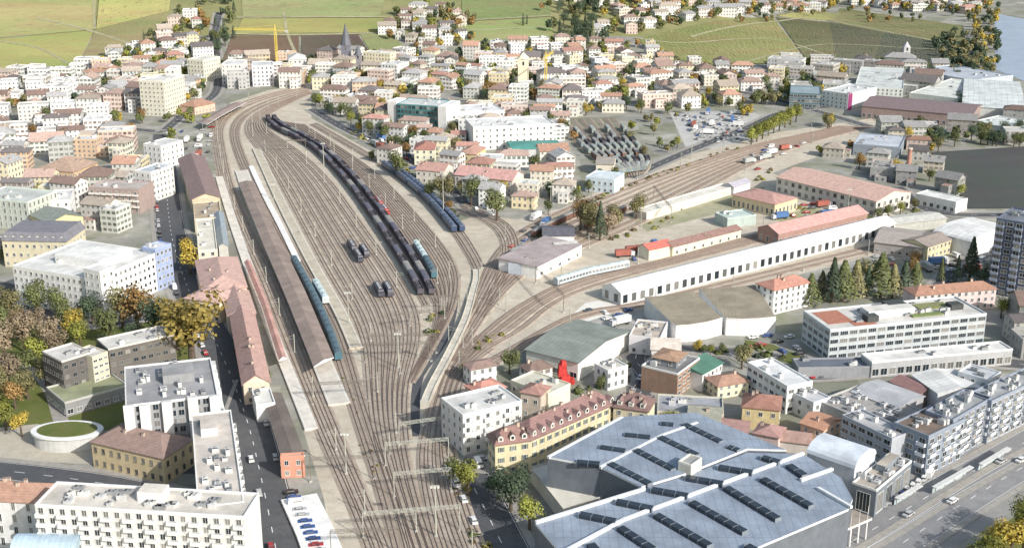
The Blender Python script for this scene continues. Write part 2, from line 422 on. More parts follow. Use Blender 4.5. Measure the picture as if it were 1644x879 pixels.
def building(g, h, wall, roof='flat', rc=(0.5, 0.5, 0.5), label=None, cat='building', name='building', floors=0, faces='flr', sp=3.3,
             ws=(1.25, 1.55), style='', fc=(0.72, 0.72, 0.7), rise=None, chim=0, units=0, dorm=0, balc='', bc=(0.75, 0.75, 0.74), bk=2,
             shader=False, group=None, eave=0.5, z0=None, seam=0, base=None, occ=True, autolab=None, pent=None, shut=None, groundh=0.0, annex=False):
    x, y, a, w, d = g
    if z0 is None: z0 = terr(x, y)
    if occ: occupy(g)
    o = thing(name, label, cat, (x, y, z0), a, group)
    if autolab: later(o, autolab, (x, y, z0 + h))
    if annex:
        ra = random.Random(int(x * 11 + y * 3)); aw, ad_, ah = w * ra.uniform(.3, .5), d * ra.uniform(.3, .5), h * ra.uniform(.4, .75); sx = ra.choice((-1, 1))
        ab = MB(); ab.box((sx * ra.uniform(.0, .25) * w, -d / 2 - ad_ / 2 + .3, 0), (aw, ad_, ah), M_wall(wall, True), top=M_flat(ra.choice([(.5, .45, .4), (.45, .3, .25), (.6, .6, .58)]))); ab.build('annex', o)
    wm = M_wall(wall, shader, 3.1, h / max(1, round(h / 3.1)), shut)
    fo = 2.0 if z0 > 1 else 0.0
    mb = MB()
    if roof == 'flat':
        pr = 0.7
        mb.box((0, 0, -fo), (w, d, h + fo), wm, top=wm)
        for k in range(len(mb.uv)): mb.uv[k] = (mb.uv[k][0], mb.uv[k][1] - fo)
        mb.build('wall', o)
        rb = MB(); rm = M_flat(rc, seam); pm = M_plain(k3(wall, 1.0) if not base else base, 0.8, 0.1)
        rb.box((0, 0, h), (w - 0.7, d - 0.7, 0.12), rm)
        t = 0.36
        rb.box((0, -d / 2 + t / 2 - .02, h + .003), (w + .04, t, pr), pm); rb.box((0, d / 2 - t / 2 + .02, h + .003), (w + .04, t, pr), pm)
        rb.box((-w / 2 + t / 2 - .02, 0, h + .003), (t, d - 2 * t, pr), pm); rb.box((w / 2 - t / 2 + .02, 0, h + .003), (t, d - 2 * t, pr), pm)
        rb.build('roof', o)
    else:
        mb.box((0, 0, -fo), (w, d, h + fo), wm)
        for k in range(len(mb.uv)): mb.uv[k] = (mb.uv[k][0], mb.uv[k][1] - fo)
        if roof in ('gable', 'gabley'):
            pass
        mb.build('wall', o)
        if rise is None: rise = min(w, d) * 0.24
        rb = MB(); rm = M_flat(rc, seam) if roof in ('vault', 'shed') or seam else M_tile(rc)
        roof_mb(rb, roof, w, d, h, rise, rm, eave, M_plain(wall, 0.85)); ro = rb.build('roof', o)
        rr = random.Random(int(x * 7 + y))
        for k in range(chim):
            px = rr.uniform(-0.36, 0.36) * w; py = rr.uniform(-0.25, 0.25) * d
            if roof == 'mansard': zz = h + rise
            else:
                fy = 1 - abs(py) / (d / 2); fx = (w / 2 - abs(px)) / (min(w, d) / 2 * .9)
                zz = h + rise * min(fy if w >= d or roof == 'gable' else 1 - abs(px) / (w / 2), 1) * 0.85
                if roof == 'hip': zz = min(zz, h + rise * max(0, fx))
            obj('chimney', chimney_mesh(), ro, (px, py, zz - 0.5), 0)
        for k in range(dorm):
            obj('dormer', dormer_mesh(tuple(rc)), ro, (-w / 2 + (k + 0.5) * w / dorm, -d / 2 + 1.6, h + 0.25 + (0.5 if roof != 'mansard' else 0.3)), 0)
    rr = random.Random(int(x * 3 + y * 5))
    if roof == 'flat':
        for k in range(units):
            obj('rooftop_unit', unit_mesh(rr.randint(0, 7)), o, (rr.uniform(-0.4, 0.4) * w, rr.uniform(-0.36, 0.36) * d, h + 0.12), 0)
        if pent:
            pw, pd, ph, px_, py_ = pent; pb = MB()
            pb.box((px_ * w, py_ * d, h + .12), (pw * w, pd * d, ph), wm, top=M_flat(k3(rc, 1.1))); pb.build('penthouse', o)
    if floors:
        spots = []
        fh = (h - groundh) / floors
        spec = {'f': (w, 0, (0, -d / 2)), 'r': (d, math.pi / 2, (w / 2, 0)), 'b': (w, math.pi, (0, d / 2)), 'l': (d, -math.pi / 2, (-w / 2, 0))}
        for fl in faces:
            L, ra, (ox, oy) = spec[fl]
            n = max(1, int((L - 0.6) / sp))
            for i in range(floors):
                for j in range(n):
                    u = (j + 0.5) * L / n - L / 2
                    spots.append((i, j, fl, ra, ox + u * math.cos(ra), oy + u * math.sin(ra), groundh + fh * i + min(1.0, fh * 0.3), u))
        spots.sort(key=lambda q: (q[2] != faces[0], -q[0]))
        wmesh = win_mesh(ws[0], min(ws[1], fh * 0.72), style, fc)
        for k, q in enumerate(spots[:100]):
            obj('window', wmesh, o, (q[4], q[5], q[6]), q[3])
            if balc and q[2] in balc and q[0] > 0 and q[1] % bk == 0:
                obj('balcony', balc_mesh(sp * 0.92, 1.1, bc), o, (q[4], q[5], q[6] - 0.75), q[3])
        if len(spots) > 100:
            rest = MB(); 
            for q in spots[100:]:
                cr, sr = math.cos(q[3]), math.sin(q[3])
                rest.box((q[4] + 0.02 * sr, q[5] - 0.02 * cr, q[6]), (ws[0], 0.05, min(ws[1], fh * 0.72)), GLASS, q[3])
            tag(rest.build('window', o), kind='stuff')
    return o

# ------------------------------------------------------------------ setting: ground, fields, roads
GM = M_ground('town_ground', ((0.36, 0.345, 0.31), (0.54, 0.52, 0.48), (0.20, 0.215, 0.135)), 0.012, 0.05, 0.6, True)
HM = M_ground('hill_ground', ((0.27, 0.27, 0.12), (0.33, 0.31, 0.15), (0.18, 0.20, 0.09)), 0.01, 0.05, 0.5)
def terrain():
    xs = [-6000, -4000, -2500] + [-1500 + 25 * i for i in range(121)] + [2500, 4000, 6000]
    ys = [-1500, -500] + [25 * i for i in range(121)] + [3400, 4200, 5500, 7500, 9000]
    v = [(x, y, terr(x, y) if y < 3200 else terr(x, y)) for y in ys for x in xs]
    nx = len(xs); f = []; mi = []
    for j in range(len(ys) - 1):
        for i in range(nx - 1):
            f.append((j * nx + i, j * nx + i + 1, (j + 1) * nx + i + 1, (j + 1) * nx + i)); mi.append(1 if ys[j] > 1250 and xs[i] < 250 or ys[j] > 2000 else 0)
    me = bpy.data.meshes.new('ground'); me.from_pydata(v, [], f); me.materials.append(GM); me.materials.append(HM)
    me.polygons.foreach_set('material_index', mi); me.update()
    tag(obj('ground', me), kind='structure')
terrain()
def drape(name, quad, mat, dz=0.3, n=16, kind='structure', label=None):
    Q = [P(*q) for q in quad]
    mb = MB(); pts = []
    for j in range(n + 1):
        for i in range(n + 1):
            u, v = i / n, j / n
            p = (Q[0] * (1 - u) + Q[1] * u) * (1 - v) + (Q[3] * (1 - u) + Q[2] * u) * v
            pts.append((p.x, p.y, terr(p.x, p.y) + dz))
    me = bpy.data.meshes.new(name)
    me.from_pydata(pts, [], [(j * (n + 1) + i, j * (n + 1) + i + 1, (j + 1) * (n + 1) + i + 1, (j + 1) * (n + 1) + i) for j in range(n) for i in range(n)])
    me.materials.append(mat); me.update()
    return tag(obj(name, me), label=label, kind=kind)
def patch(name, poly, mat, z=0.02, kind='structure'):
    pts = [P(*q) for q in poly]; mb = MB()
    mb.face([(p.x, p.y, z) for p in pts], mat, [(p.x, p.y) for p in pts])
    return tag(mb.build(name), kind=kind)
def spline(pts, step=5.0):
    out = []; n = len(pts)
    for i in range(n - 1):
        p0, p1, p2, p3 = pts[max(0, i - 1)], pts[i], pts[i + 1], pts[min(n - 1, i + 2)]
        k = max(1, int((p2 - p1).length / step))
        for j in range(k):
            t = j / k
            out.append(0.5 * ((2 * p1) + (p2 - p0) * t + (2 * p0 - 5 * p1 + 4 * p2 - p3) * t * t + (3 * p1 - p0 - 3 * p2 + p3) * t ** 3))
    out.append(pts[-1].copy()); return out
def offs(line, d):
    out = []
    for i, p in enumerate(line):
        a = line[max(0, i - 1)]; b = line[min(len(line) - 1, i + 1)]
        e = (b - a); e.z = 0; e.normalize(); out.append(p + Vector((e.y, -e.x, 0)) * d)
    return out
def strip(mb, line, d0, d1, z0, mat, z1=None):
    A, B = offs(line, d0), offs(line, d1); s = 0
    z1 = z0 if z1 is None else z1
    for i in range(len(line) - 1):
        L = (line[i + 1] - line[i]).length
        q = [A[i], B[i], B[i + 1], A[i + 1]]
        zz = [terr(p.x, p.y) for p in q]
        mb.face([(q[0].x, q[0].y, z0 + zz[0]), (q[1].x, q[1].y, z1 + zz[1]), (q[2].x, q[2].y, z1 + zz[2]), (q[3].x, q[3].y, z0 + zz[3])], mat,
                [(d0, s), (d1, s), (d1, s + L), (d0, s + L)]); s += L
ASPH = M_ground('asphalt', ((0.10, 0.105, 0.115), (0.14, 0.14, 0.145), (0.075, 0.078, 0.085)), 0.03, 0.3, 2.0)
PAVE = M_plain((0.36, 0.34, 0.31), 0.9, 0.2, 0.5)
MARK = M_plain((0.75, 0.75, 0.73), 0.8, 0.1, 0.8)
GRASS = M_ground('grass', ((0.10, 0.14, 0.035), (0.17, 0.19, 0.05), (0.2, 0.17, 0.08)), 0.03, 0.2, 1.5)
ROADS = []
NR = [0]
def road(pts, w, pave=2.5, dash=True, name='road', mat=None, lanes=0):
    NR[0] += 1; zb = 0.03 + NR[0] * 0.004
    line = spline([P(*q) for q in pts], 8); mb = MB()
    strip(mb, line, -w / 2, w / 2, zb, mat or ASPH)
    tag(mb.build(name), kind='structure')
    if pave:
        pb = MB()
        for s in (-1, 1):
            a, b = sorted((s * w / 2, s * (w / 2 + pave)))
            strip(pb, line, a, b, zb + 0.13, PAVE)
            strip(pb, line, s * w / 2 - 0.01, s * w / 2 + 0.01, zb, PAVE, zb + 0.13)
        tag(pb.build('pavement'), kind='structure')
    if dash:
        db = MB(); i = 0
        fine = spline([P(*q) for q in pts], 3)
        for i in range(0, len(fine) - 1, 3):
            strip(db, fine[i:i + 2], -0.12, 0.12, zb + .012, MARK)
        for s in (-1, 1):
            strip(db, fine, s * (w / 2 - .4) - .08, s * (w / 2 - .4) + .08, zb + .012, MARK)
        tag(db.build('road_marking'), kind='structure')
    for p in line: ROADS.append((p.x, p.y, w / 2 + (pave or 0)))
    return line
def near_road(x, y, r):
    for rx, ry, w in ROADS:
        if (x - rx) ** 2 + (y - ry) ** 2 < (w + r) ** 2: return True
    return False

# fields: sheet plus hedged rows of vines
def M_vine(c):
    key = ('v', tuple(c))
    if key in MATS: return MATS[key]
    m, n, l, b = nt('vine_leaves'); gp = geopos(n); mp = n.new('ShaderNodeMapping'); mp.inputs['Scale'].default_value = (.35, 1, 1); l.new(gp, mp.inputs[0])
    f = noise_(n, l, mp.outputs[0], .012, 5, .6); g = noise_(n, l, mp.outputs[0], .05, 5, .7); h = noise_(n, l, gp, .5, 3)
    col = mixc(n, l, rampf(n, l, f, .4, .6), c, (c[0] * .72, c[1] * .9, c[2] * .75))
    col = mixc(n, l, math_(n, l, 'MULTIPLY', rampf(n, l, g, .45, .7), .7), col, (c[0] * .9, c[1] * .68, c[2] * .85))
    col = mixc(n, l, math_(n, l, 'MULTIPLY', rampf(n, l, h, .4, .7), .35), col, k3(c, .6))
    l.new(col, b.inputs['Base Color']); MATS[key] = m; return m
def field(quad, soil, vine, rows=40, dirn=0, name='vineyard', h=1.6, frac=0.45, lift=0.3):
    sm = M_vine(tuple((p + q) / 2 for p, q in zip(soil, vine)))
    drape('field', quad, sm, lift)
    if not rows: return
    Q = [P(*q) for q in quad]; 
    if dirn: Q = [Q[1], Q[2], Q[3], Q[0]]
    mb = MB(); mt = M_vine(k3(vine, .95)); rr = random.Random(rows)
    rows2 = rows * 4
    for k in range(rows2):
        v = (k + 0.5) / rows2
        a = Q[0] * (1 - v) + Q[3] * v; b = Q[1] * (1 - v) + Q[2] * v
        wd = (Q[3] - Q[0]).length / rows * frac * 0.5 / 4
        n = 26; e = (b - a); e.z = 0; e.normalize(); s = Vector((-e.y, e.x, 0)) * wd
        pr = None
        for i in range(n + 1):
            p = a.lerp(b, i / n) + s * rr.uniform(-.3, .3); z = terr(p.x, p.y) + lift; hh = h * rr.uniform(0.55, 1.15)
            q = [(p - s), (p - s * 0.6), (p + s * 0.6), (p + s)]
            cur = [(q[0].x, q[0].y, z - .2), (q[1].x, q[1].y, z + hh), (q[2].x, q[2].y, z + hh), (q[3].x, q[3].y, z - .2)]
            if pr and rr.random() > 0.04:
                for m_ in range(3): mb.face([pr[m_], cur[m_], cur[m_ + 1], pr[m_ + 1]], mt)
            pr = cur
    tag(mb.build(name), {'vineyard': None}.get(name), kind='stuff')
FIELDS = []
def ds(c): m = sum(c) / 3; k = (1.0, 1.0, 1.0) if c[1] > .2 else (1, 1, 1); return tuple((v * .9 + m * .1) * q for v, q in zip(c, k))
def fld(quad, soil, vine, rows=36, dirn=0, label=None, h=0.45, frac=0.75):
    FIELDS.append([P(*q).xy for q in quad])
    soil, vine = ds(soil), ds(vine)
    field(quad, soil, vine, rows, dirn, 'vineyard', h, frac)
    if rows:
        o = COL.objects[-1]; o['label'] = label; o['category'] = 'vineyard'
def in_poly(x, y, poly):
    c = False; n = len(poly)
    for i in range(n):
        x1, y1 = poly[i][0], poly[i][1]; x2, y2 = poly[(i + 1) % n][0], poly[(i + 1) % n][1]
        if (y1 > y) != (y2 > y) and x < (x2 - x1) * (y - y1) / (y2 - y1) + x1: c = not c
    return c
YG = (0.33, 0.33, 0.12); YB = (0.37, 0.32, 0.15); GG = (0.24, 0.28, 0.12); BR = (0.27, 0.2, 0.12); DK = (0.075, 0.08, 0.06)
fld([(-90, 132), (118, 110), (150, 50), (-90, 70)], (0.34, 0.30, 0.12), YG, 26, 0, 'yellow green vineyard at the foot of the left hill')
fld([(-90, 68), (150, 48), (165, -60), (-90, -60)], (0.40, 0.33, 0.16), (0.36, 0.33, 0.15), 34, 0, 'olive vineyard on the upper left hillside')
fld([(122, 108), (238, 66), (268, 20), (152, 50)], (0.34, 0.3, 0.13), YB, 26, 1, 'ochre vineyard beside the hillside villas')
fld([(154, 47), (270, 18), (285, -60), (168, -60)], (0.34, 0.34, 0.1), (0.40, 0.37, 0.14), 26, 0, 'bright yellow vineyard at top left')
fld([(355, 100), (480, 98), (480, 58), (372, 58)], BR, (0.30, 0.2, 0.14), 22, 1, 'brown vineyard behind the left yellow crane')
fld([(484, 98), (600, 92), (575, 56), (484, 58)], (0.25, 0.2, 0.14), (0.24, 0.19, 0.14), 22, 1, 'grey brown vineyard beside the spired church')
fld([(602, 92), (662, 88), (628, 54), (578, 56)], GG, GG, 14, 0, 'green vineyard strip below the hill suburb')
fld([(378, 54), (628, 52), (610, 30), (390, 30)], (0.34, 0.34, 0.14), YG, 10, 0, 'pale terraced vineyard above the brown vineyard')
fld([(390, 27), (610, 27), (640, -60), (385, -60)], GG, (0.30, 0.32, 0.15), 22, 0, 'green vineyard terraces at top centre left')
fld([(745, 68), (888, 58), (884, 30), (742, 36)], (0.30, 0.33, 0.11), (0.3, 0.32, 0.14), 9, 0, 'green terraces left of the dark conifer wood')
fld([(742, 33), (884, 27), (880, -60), (740, -60)], (0.32, 0.34, 0.12), GG, 14, 0, 'upper green terraces left of the dark conifer wood')
fld([(1020, 66), (1112, 103), (1300, 103), (1240, 28)], (0.42, 0.35, 0.12), (0.40, 0.36, 0.14), 24, 0, 'wide yellow field in the upper right')
fld([(1245, 28), (1302, 104), (1345, 106), (1330, 36)], (0.27, 0.24, 0.12), (0.26, 0.25, 0.12), 16, 0, 'half shaded strip between the yellow field and the dark field')  # edge of the cloud shadow, painted as an in-between field tone
fld([(1330, 36), (1345, 106), (1400, 108), (1420, 50)], (0.21, 0.20, 0.12), (0.19, 0.19, 0.11), 16, 0, 'shaded green field in the upper right')  # cloud shadow painted into the soil and vine colours
fld([(1420, 50), (1400, 108), (1575, 114), (1550, 78)], (0.15, 0.15, 0.10), (0.14, 0.15, 0.10), 16, 0, 'dark shaded field left of the river')  # darkest part of the cloud shadow, put into the field colour
fld([(1245, 26), (1330, 34), (1350, 24), (1300, 16)], (0.34, 0.30, 0.12), (0.34, 0.32, 0.12), 6, 0, 'small yellow field tip below the far suburb')
fld([(1330, 34), (1550, 76), (1545, 42), (1350, 14)], (0.34, 0.30, 0.14), (0.34, 0.31, 0.14), 12, 0, 'bright strip of field behind the shaded field')
fld([(1495, 245), (1555, 335), (1700, 335), (1700, 232)], (0.10, 0.10, 0.10), (0.09, 0.095, 0.09), 0, 0, 'dark ploughed field at the right edge', 0.5)
WATER = M_plain((0.36, 0.43, 0.54), 0.4, 0.15, 0.05, spec=0.4)
drape('river', [(1598, 112), (1720, 160), (1700, 40), (1596, 22)], WATER, 0.1, 6)

BALL = M_ground('yard_ballast', ((0.54, 0.485, 0.395), (0.66, 0.60, 0.50), (0.41, 0.345, 0.27)), 0.03, 0.15, 1.0)
YARD = [(345, 205), (346, 260), (360, 330), (398, 430), (425, 520), (455, 600), (490, 700), (520, 800), (540, 920), (775, 920), (735, 800),
        (718, 720), (745, 620), (800, 590), (870, 545), (960, 505), (1010, 500), (1200, 462), (1450, 398), (1450, 350), (1300, 300), (1240, 278),
        (1420, 212), (1400, 190), (1250, 212), (1100, 250), (1000, 288), (900, 335), (830, 352), (770, 345), (722, 360), (660, 285), (600, 245), (500, 190), (500, 135), (430, 145), (370, 165)]
patch('railway_yard_ground', YARD, BALL, 0.03)
YW = [P(*q).xy for q in YARD]
PARK = patch('park_lawn', [(-40, 470), (130, 500), (280, 520), (370, 600), (180, 690), (60, 690), (-40, 700)], GRASS, 0.028)
patch('courtyard', [(-40, 690), (60, 680), (150, 700), (150, 745), (-40, 735)], M_ground('gravel', ((0.5, 0.46, 0.38), (0.55, 0.5, 0.42), (0.4, 0.37, 0.3)), .05, .3, 1.5), 0.05)
patch('plaza', [(1380, 760), (1480, 740), (1560, 720), (1650, 690), (1720, 760), (1500, 900), (1360, 900)], M_ground('paving', ((0.3, 0.3, 0.29), (0.36, 0.35, 0.34), (0.25, 0.25, 0.24)), .03, .3, 1.5), 0.026)

road([(262, 215), (266, 290), (276, 380), (305, 470), (352, 560), (392, 660), (418, 760), (448, 905)], 15)
road([(-60, 748), (70, 762), (180, 778), (300, 806)], 11)
road([(362, 610), (330, 690), (300, 760)], 7, 1.5, False)
road([(-60, 560), (60, 600), (100, 680)], 5, 0, False, 'path', PAVE)
road([(738, 740), (770, 800), (800, 860), (830, 920)], 14)
road([(742, 742), (830, 745), (900, 718), (1000, 655), (1040, 610), (1020, 575), (1045, 560), (1130, 560), (1260, 575)], 8)
road([(1180, 560), (1270, 600), (1420, 592), (1560, 580), (1700, 590)], 10)
LR = M_ground('worn_asphalt', ((.26, .26, .265), (.33, .33, .33), (.2, .2, .21)), .03, .3, 1.5)
road([(732, 440), (725, 500), (713, 540), (690, 577), (671, 603), (664, 640), (664, 700)], 4.6, 0, False, 'access_road')
road([(1300, 905), (1400, 850), (1500, 790), (1600, 735), (1720, 668)], 11, 2, True, 'road', LR)
road([(1360, 925), (1450, 870), (1550, 805), (1650, 745), (1760, 690)], 11, 2, True, 'road', LR)
road([(800, 350), (760, 340), (720, 300), (640, 245), (560, 210), (500, 175)], 8)
road([(1010, 285), (1100, 245), (1200, 205), (1260, 180), (1350, 170)], 8)
road([(1480, 500), (1530, 440), (1600, 400), (1700, 380)], 9)
road([(-60, 290), (80, 275), (262, 262)], 9)
road([(-60, 205), (100, 200), (262, 212)], 8)
road([(262, 212), (300, 180), (345, 150), (350, 110), (345, 60), (352, 20)], 8)
road([(1440, 300), (1500, 340), (1620, 345)], 8)
road([(900, 110), (1050, 140), (1200, 150), (1400, 205)], 8)
road([(520, 150), (700, 160), (900, 170), (1050, 160)], 8)
road([(-60, 455), (10, 460), (110, 520), (270, 500), (300, 480)], 9)

for pts_, w_ in [([(-40, 62), (60, 78), (118, 108), (140, 120)], 3), ([(60, 30), (150, 52), (240, 82), (262, 100)], 4), ([(150, -20), (152, 48)], 2.5), ([(370, 55), (480, 57), (640, 53)], 4), ([(455, 20), (462, 56), (482, 100)], 3), ([(380, 29), (620, 28)], 4), ([(742, 34), (886, 26)], 4), ([(750, 50), (888, 44)], 3),
                 ([(1020, 62), (1100, 70), (1240, 64), (1330, 90)], 3), ([(1110, 60), (1240, 36), (1330, 34), (1560, 78)], 4), ([(1200, 100), (1330, 72), (1500, 80)], 3)]:
    mb = MB(); strip(mb, spline([P(*q) for q in pts_], 10), -w_ / 2, w_ / 2, .75, M_plain((.38, .36, .23), .95, .25, .1)); tag(mb.build('path'), kind='structure')
# ------------------------------------------------------------------ railway tracks
SL = M_sleepers()
GT = 'tracks of the railway yard'
NTR = [0]
def track(line, label):
    o = thing('railway_track', label, 'railway track', line[0][:], 0, GT); off = -Vector((line[0].x, line[0].y, 0))
    def put(mb, nm):
        mb.v = [(v[0] + off.x, v[1] + off.y, v[2]) for v in mb.v]; mb.build(nm, o)
    o.location = (line[0].x, line[0].y, 0)
    NTR[0] += 1; dz = NTR[0] * .004
    mb = MB()
    strip(mb, line, -1.35, 1.35, 0.20 + dz, SL); strip(mb, line, -2.1, -1.35, 0.05, SL, 0.20 + dz); strip(mb, line, 1.35, 2.1, 0.20 + dz, SL, 0.05); put(mb, 'track_bed')
    for s in (-0.72, 0.72):
        rb = MB(); strip(rb, line, s - .07, s + .07, 0.44 + dz, STEEL); strip(rb, line, s - .08, s - .075, 0.2 + dz, STEEL, 0.44 + dz); strip(rb, line, s + .075, s + .08, 0.44 + dz, STEEL, 0.2 + dz); put(rb, 'rail')
def resamp(pts, n=90):
    L = [0]
    for i in range(1, len(pts)): L.append(L[-1] + (pts[i] - pts[i - 1]).length)
    out = []; k = 0
    for j in range(n):
        s = L[-1] * j / (n - 1)
        while k < len(L) - 2 and L[k + 1] < s: k += 1
        t = (s - L[k]) / max(1e-6, L[k + 1] - L[k]); out.append(pts[k].lerp(pts[k + 1], min(1, t)))
    return out
def smooth(l, it=6):
    for _ in range(it): l = [l[0]] + [(l[i - 1] + l[i] * 2 + l[i + 1]) / 4 for i in range(1, len(l) - 1)] + [l[-1]]
    return l
TR = {}
def bundle(key, A, B, n, lab, ex=0.0):
    a = smooth(resamp(spline([P(*q) for q in A], 6))); b = smooth(resamp(spline([P(*q) for q in B], 6)))
    TR[key] = []
    for i in range(n):
        t = i / (n - 1) if n > 1 else 0.5
        ln = [p.lerp(q, t) for p, q in zip(a, b)]; TR[key].append(ln)
        if i:
            st = i & -i; sp_ = [(p - q).length / (n - 1) * st for p, q in zip(a, b)]; ok = [k for k in range(len(ln)) if sp_[k] >= 1.5]
            if ok: k0 = max(0, ok[0] - 2); k1 = min(len(ln), ok[-1] + 3); ln = ln[k0:k1]; TR[key][-1] = ln
        w = 'leftmost' if i == 0 else 'rightmost' if i == n - 1 else (ORD[i + 1] + ' from the left')
        track(ln, lab % w)
bundle('A', [(490, 138), (430, 152), (372, 172), (344, 200), (346, 240), (358, 300), (386, 380), (413, 440), (450, 535), (488, 630), (530, 730), (575, 830), (600, 900)],
       [(492, 142), (432, 157), (380, 178), (356, 205), (360, 245), (372, 300), (400, 370), (436, 440), (478, 540), (512, 625), (556, 730), (600, 830), (628, 900)], 3,
       'track beside the station platform, %s of three')
bundle('B', [(494, 144), (436, 160), (390, 182), (372, 210), (385, 260), (411, 310), (450, 385), (490, 455), (530, 540), (556, 620), (582, 700), (612, 790), (640, 900)],
       [(496, 146), (440, 163), (396, 185), (380, 212), (394, 260), (420, 308), (460, 382), (503, 455), (545, 530), (570, 610), (598, 700), (630, 790), (660, 900)], 2,
       'track right of the long platform canopy, %s of two')
bundle('C', [(498, 148), (446, 165), (405, 187), (395, 212), (420, 245), (448, 290), (490, 367), (532, 445), (568, 505), (588, 560), (592, 620), (602, 700), (634, 800), (668, 905)],
       [(500, 150), (460, 168), (425, 188), (428, 208), (478, 243), (528, 290), (586, 370), (636, 440), (668, 500), (672, 550), (652, 610), (650, 690), (668, 790), (706, 905)], 8,
       'curved track in the central yard, %s of eight')
bundle('D', [(430, 190), (440, 206), (500, 238), (553, 290), (606, 362), (650, 430), (684, 490)],
       [(438, 188), (450, 203), (511, 236), (568, 288), (624, 360), (669, 429), (700, 487)], 2, 'siding under the dark wagons, %s of two')
bundle('E', [(450, 195), (512, 235), (566, 280), (628, 355), (674, 425), (698, 468), (704, 510), (692, 550), (668, 590), (658, 615)],
       [(485, 200), (552, 243), (608, 284), (666, 345), (712, 400), (732, 440), (728, 485), (708, 530), (682, 575), (668, 600)], 6,
       'track in the eastern yard, %s of six')
bundle('G', [(500, 200), (565, 238), (622, 272), (680, 318), (728, 372), (756, 415), (764, 432)],
       [(506, 198), (572, 236), (632, 272), (690, 318), (738, 368), (766, 411), (774, 428)], 2,
       'track beneath the parked blue coaches, %s of two')
bundle('L', [(752, 520), (722, 572), (700, 630), (684, 690), (678, 745), (692, 830), (716, 905)],
       [(790, 560), (752, 590), (732, 640), (722, 700), (730, 750), (752, 830), (782, 905)], 5, 'shaded track at the lower right of the yard, %s of five')
bundle('H', [(716, 590), (740, 535), (768, 470), (792, 415), (830, 375), (874, 352), (933, 326), (1010, 296), (1092, 268), (1200, 236), (1350, 203)],
       [(722, 590), (752, 545), (790, 490), (840, 440), (890, 414), (969, 384), (1050, 348), (1130, 305), (1200, 268), (1290, 232), (1400, 204)], 9,
       'track fanning out to the east, %s of nine')
bundle('I', [(724, 600), (762, 552), (820, 502), (894, 460), (948, 443), (1040, 424), (1150, 395), (1300, 352)],
       [(730, 610), (778, 562), (835, 530), (890, 486), (950, 460), (1040, 434), (1180, 398), (1380, 346)], 4, 'track behind the long white shed, %s of four')
bundle('M', [(768, 505), (798, 440), (810, 400), (798, 370), (770, 352), (735, 338)], [(774, 510), (814, 445), (830, 400), (817, 364), (782, 343), (745, 328)], 3, 'curved link track at the junction, %s of three')
bundle('J', [(740, 606), (800, 572), (848, 545), (887, 523), (938, 500), (1000, 492), (1066, 477), (1127, 463), (1260, 430), (1450, 384)],
       [(746, 612), (806, 578), (856, 549), (896, 527), (944, 505), (1006, 497), (1072, 483), (1133, 469), (1266, 436), (1456, 390)], 2, 'track in front of the long white shed, %s of two')
bundle('K', [(1004, 286), (960, 258), (925, 228), (892, 192)], [(1030, 280), (1040, 262), (1015, 228), (985, 190)], 8, 'siding in the wagon yard, %s of eight')
patch('siding_weeds', [(885, 190), (990, 188), (1045, 262), (1020, 284), (950, 262)], M_ground('weedy_ballast', ((.2, .21, .15), (.3, .29, .23), (.15, .18, .09)), .05, .2, 1), .034)

# ------------------------------------------------------------------ rolling stock
def bar(mb, a, b, r, mat):
    a, b = Vector(a), Vector(b); mb.cyl(a, r, 1, mat, 4, ax=b - a)
def wheels(parent, L):
    mb = MB()
    for x in (-L * .33, L * .33):
        mb.box((x, 0, .55), (2.6, 2.0, .45), DARK)
        for q in (-.9, .9):
            for s in (-.72, .72): mb.cyl((x + q, s - .06, .95), .45, 1, DARK, 8, ax=(0, .12, 0))
    return mb
def mk_wagon(kind):
    o = thing('freight_wagon', '', 'freight wagon')
    if kind == 'coal':
        c = M_plain((0.12, 0.11, 0.13), .8, .4, 1.0); mb = MB(); mb.box((0, 0, 1.2), (12.4, 2.9, .25), c)
        for s in (-1, 1): mb.box((0, s * 1.4, 1.45), (12.4, .12, 2.0), c)
        for s in (-1, 1): mb.box((s * 6.14, 0, 1.45), (.12, 2.68, 2.0), c)
        for i in range(7):
            for s in (-1, 1): mb.box((-5.4 + i * 1.8, s * 1.5, 1.3), (.15, .1, 2.2), c)
        mb.build('body', o); ld = MB(); lm = M_plain((0.10, 0.095, 0.11), .95, .4, 1.5); rr = random.Random(3)
        n = 8; g = [[(-5.9 + 11.8 * i / n, -1.3 + 2.6 * j / 4, 2.7 + rr.uniform(0, .9) * (0 < i < n) * (0 < j < 4)) for i in range(n + 1)] for j in range(5)]
        for j in range(4):
            for i in range(n): ld.face([g[j][i], g[j][i + 1], g[j + 1][i + 1], g[j + 1][i]], lm)
        ld.build('load', o)
    else:
        c = M_plain({'box': (0.22, 0.12, 0.09), 'grey': (.25, .3, .33), 'dark': (.1, .1, .14), 'pale': (.30, .35, .33)}[kind], .8, .3, .8); mb = MB(); mb.box((0, 0, 1.1), (13.4, 2.8, 2.5), c)
        for i in range(9):
            for s in (-1, 1): mb.box((-6.4 + i * 1.6, s * 1.44, 1.1), (.12, .08, 2.5), M_plain((0.15, .08, .06)))
        mb.build('body', o); rb = MB(); roof_mb(rb, 'vault', 13.4, 2.7, 3.6, .5, M_plain({'dark': (.13, .13, .17), 'pale': (.36, .39, .37)}.get(kind, (.3, .29, .28))), .08); rb.build('roof', o)
    wheels(o, 12.4).build('wheelset', o)
    return o
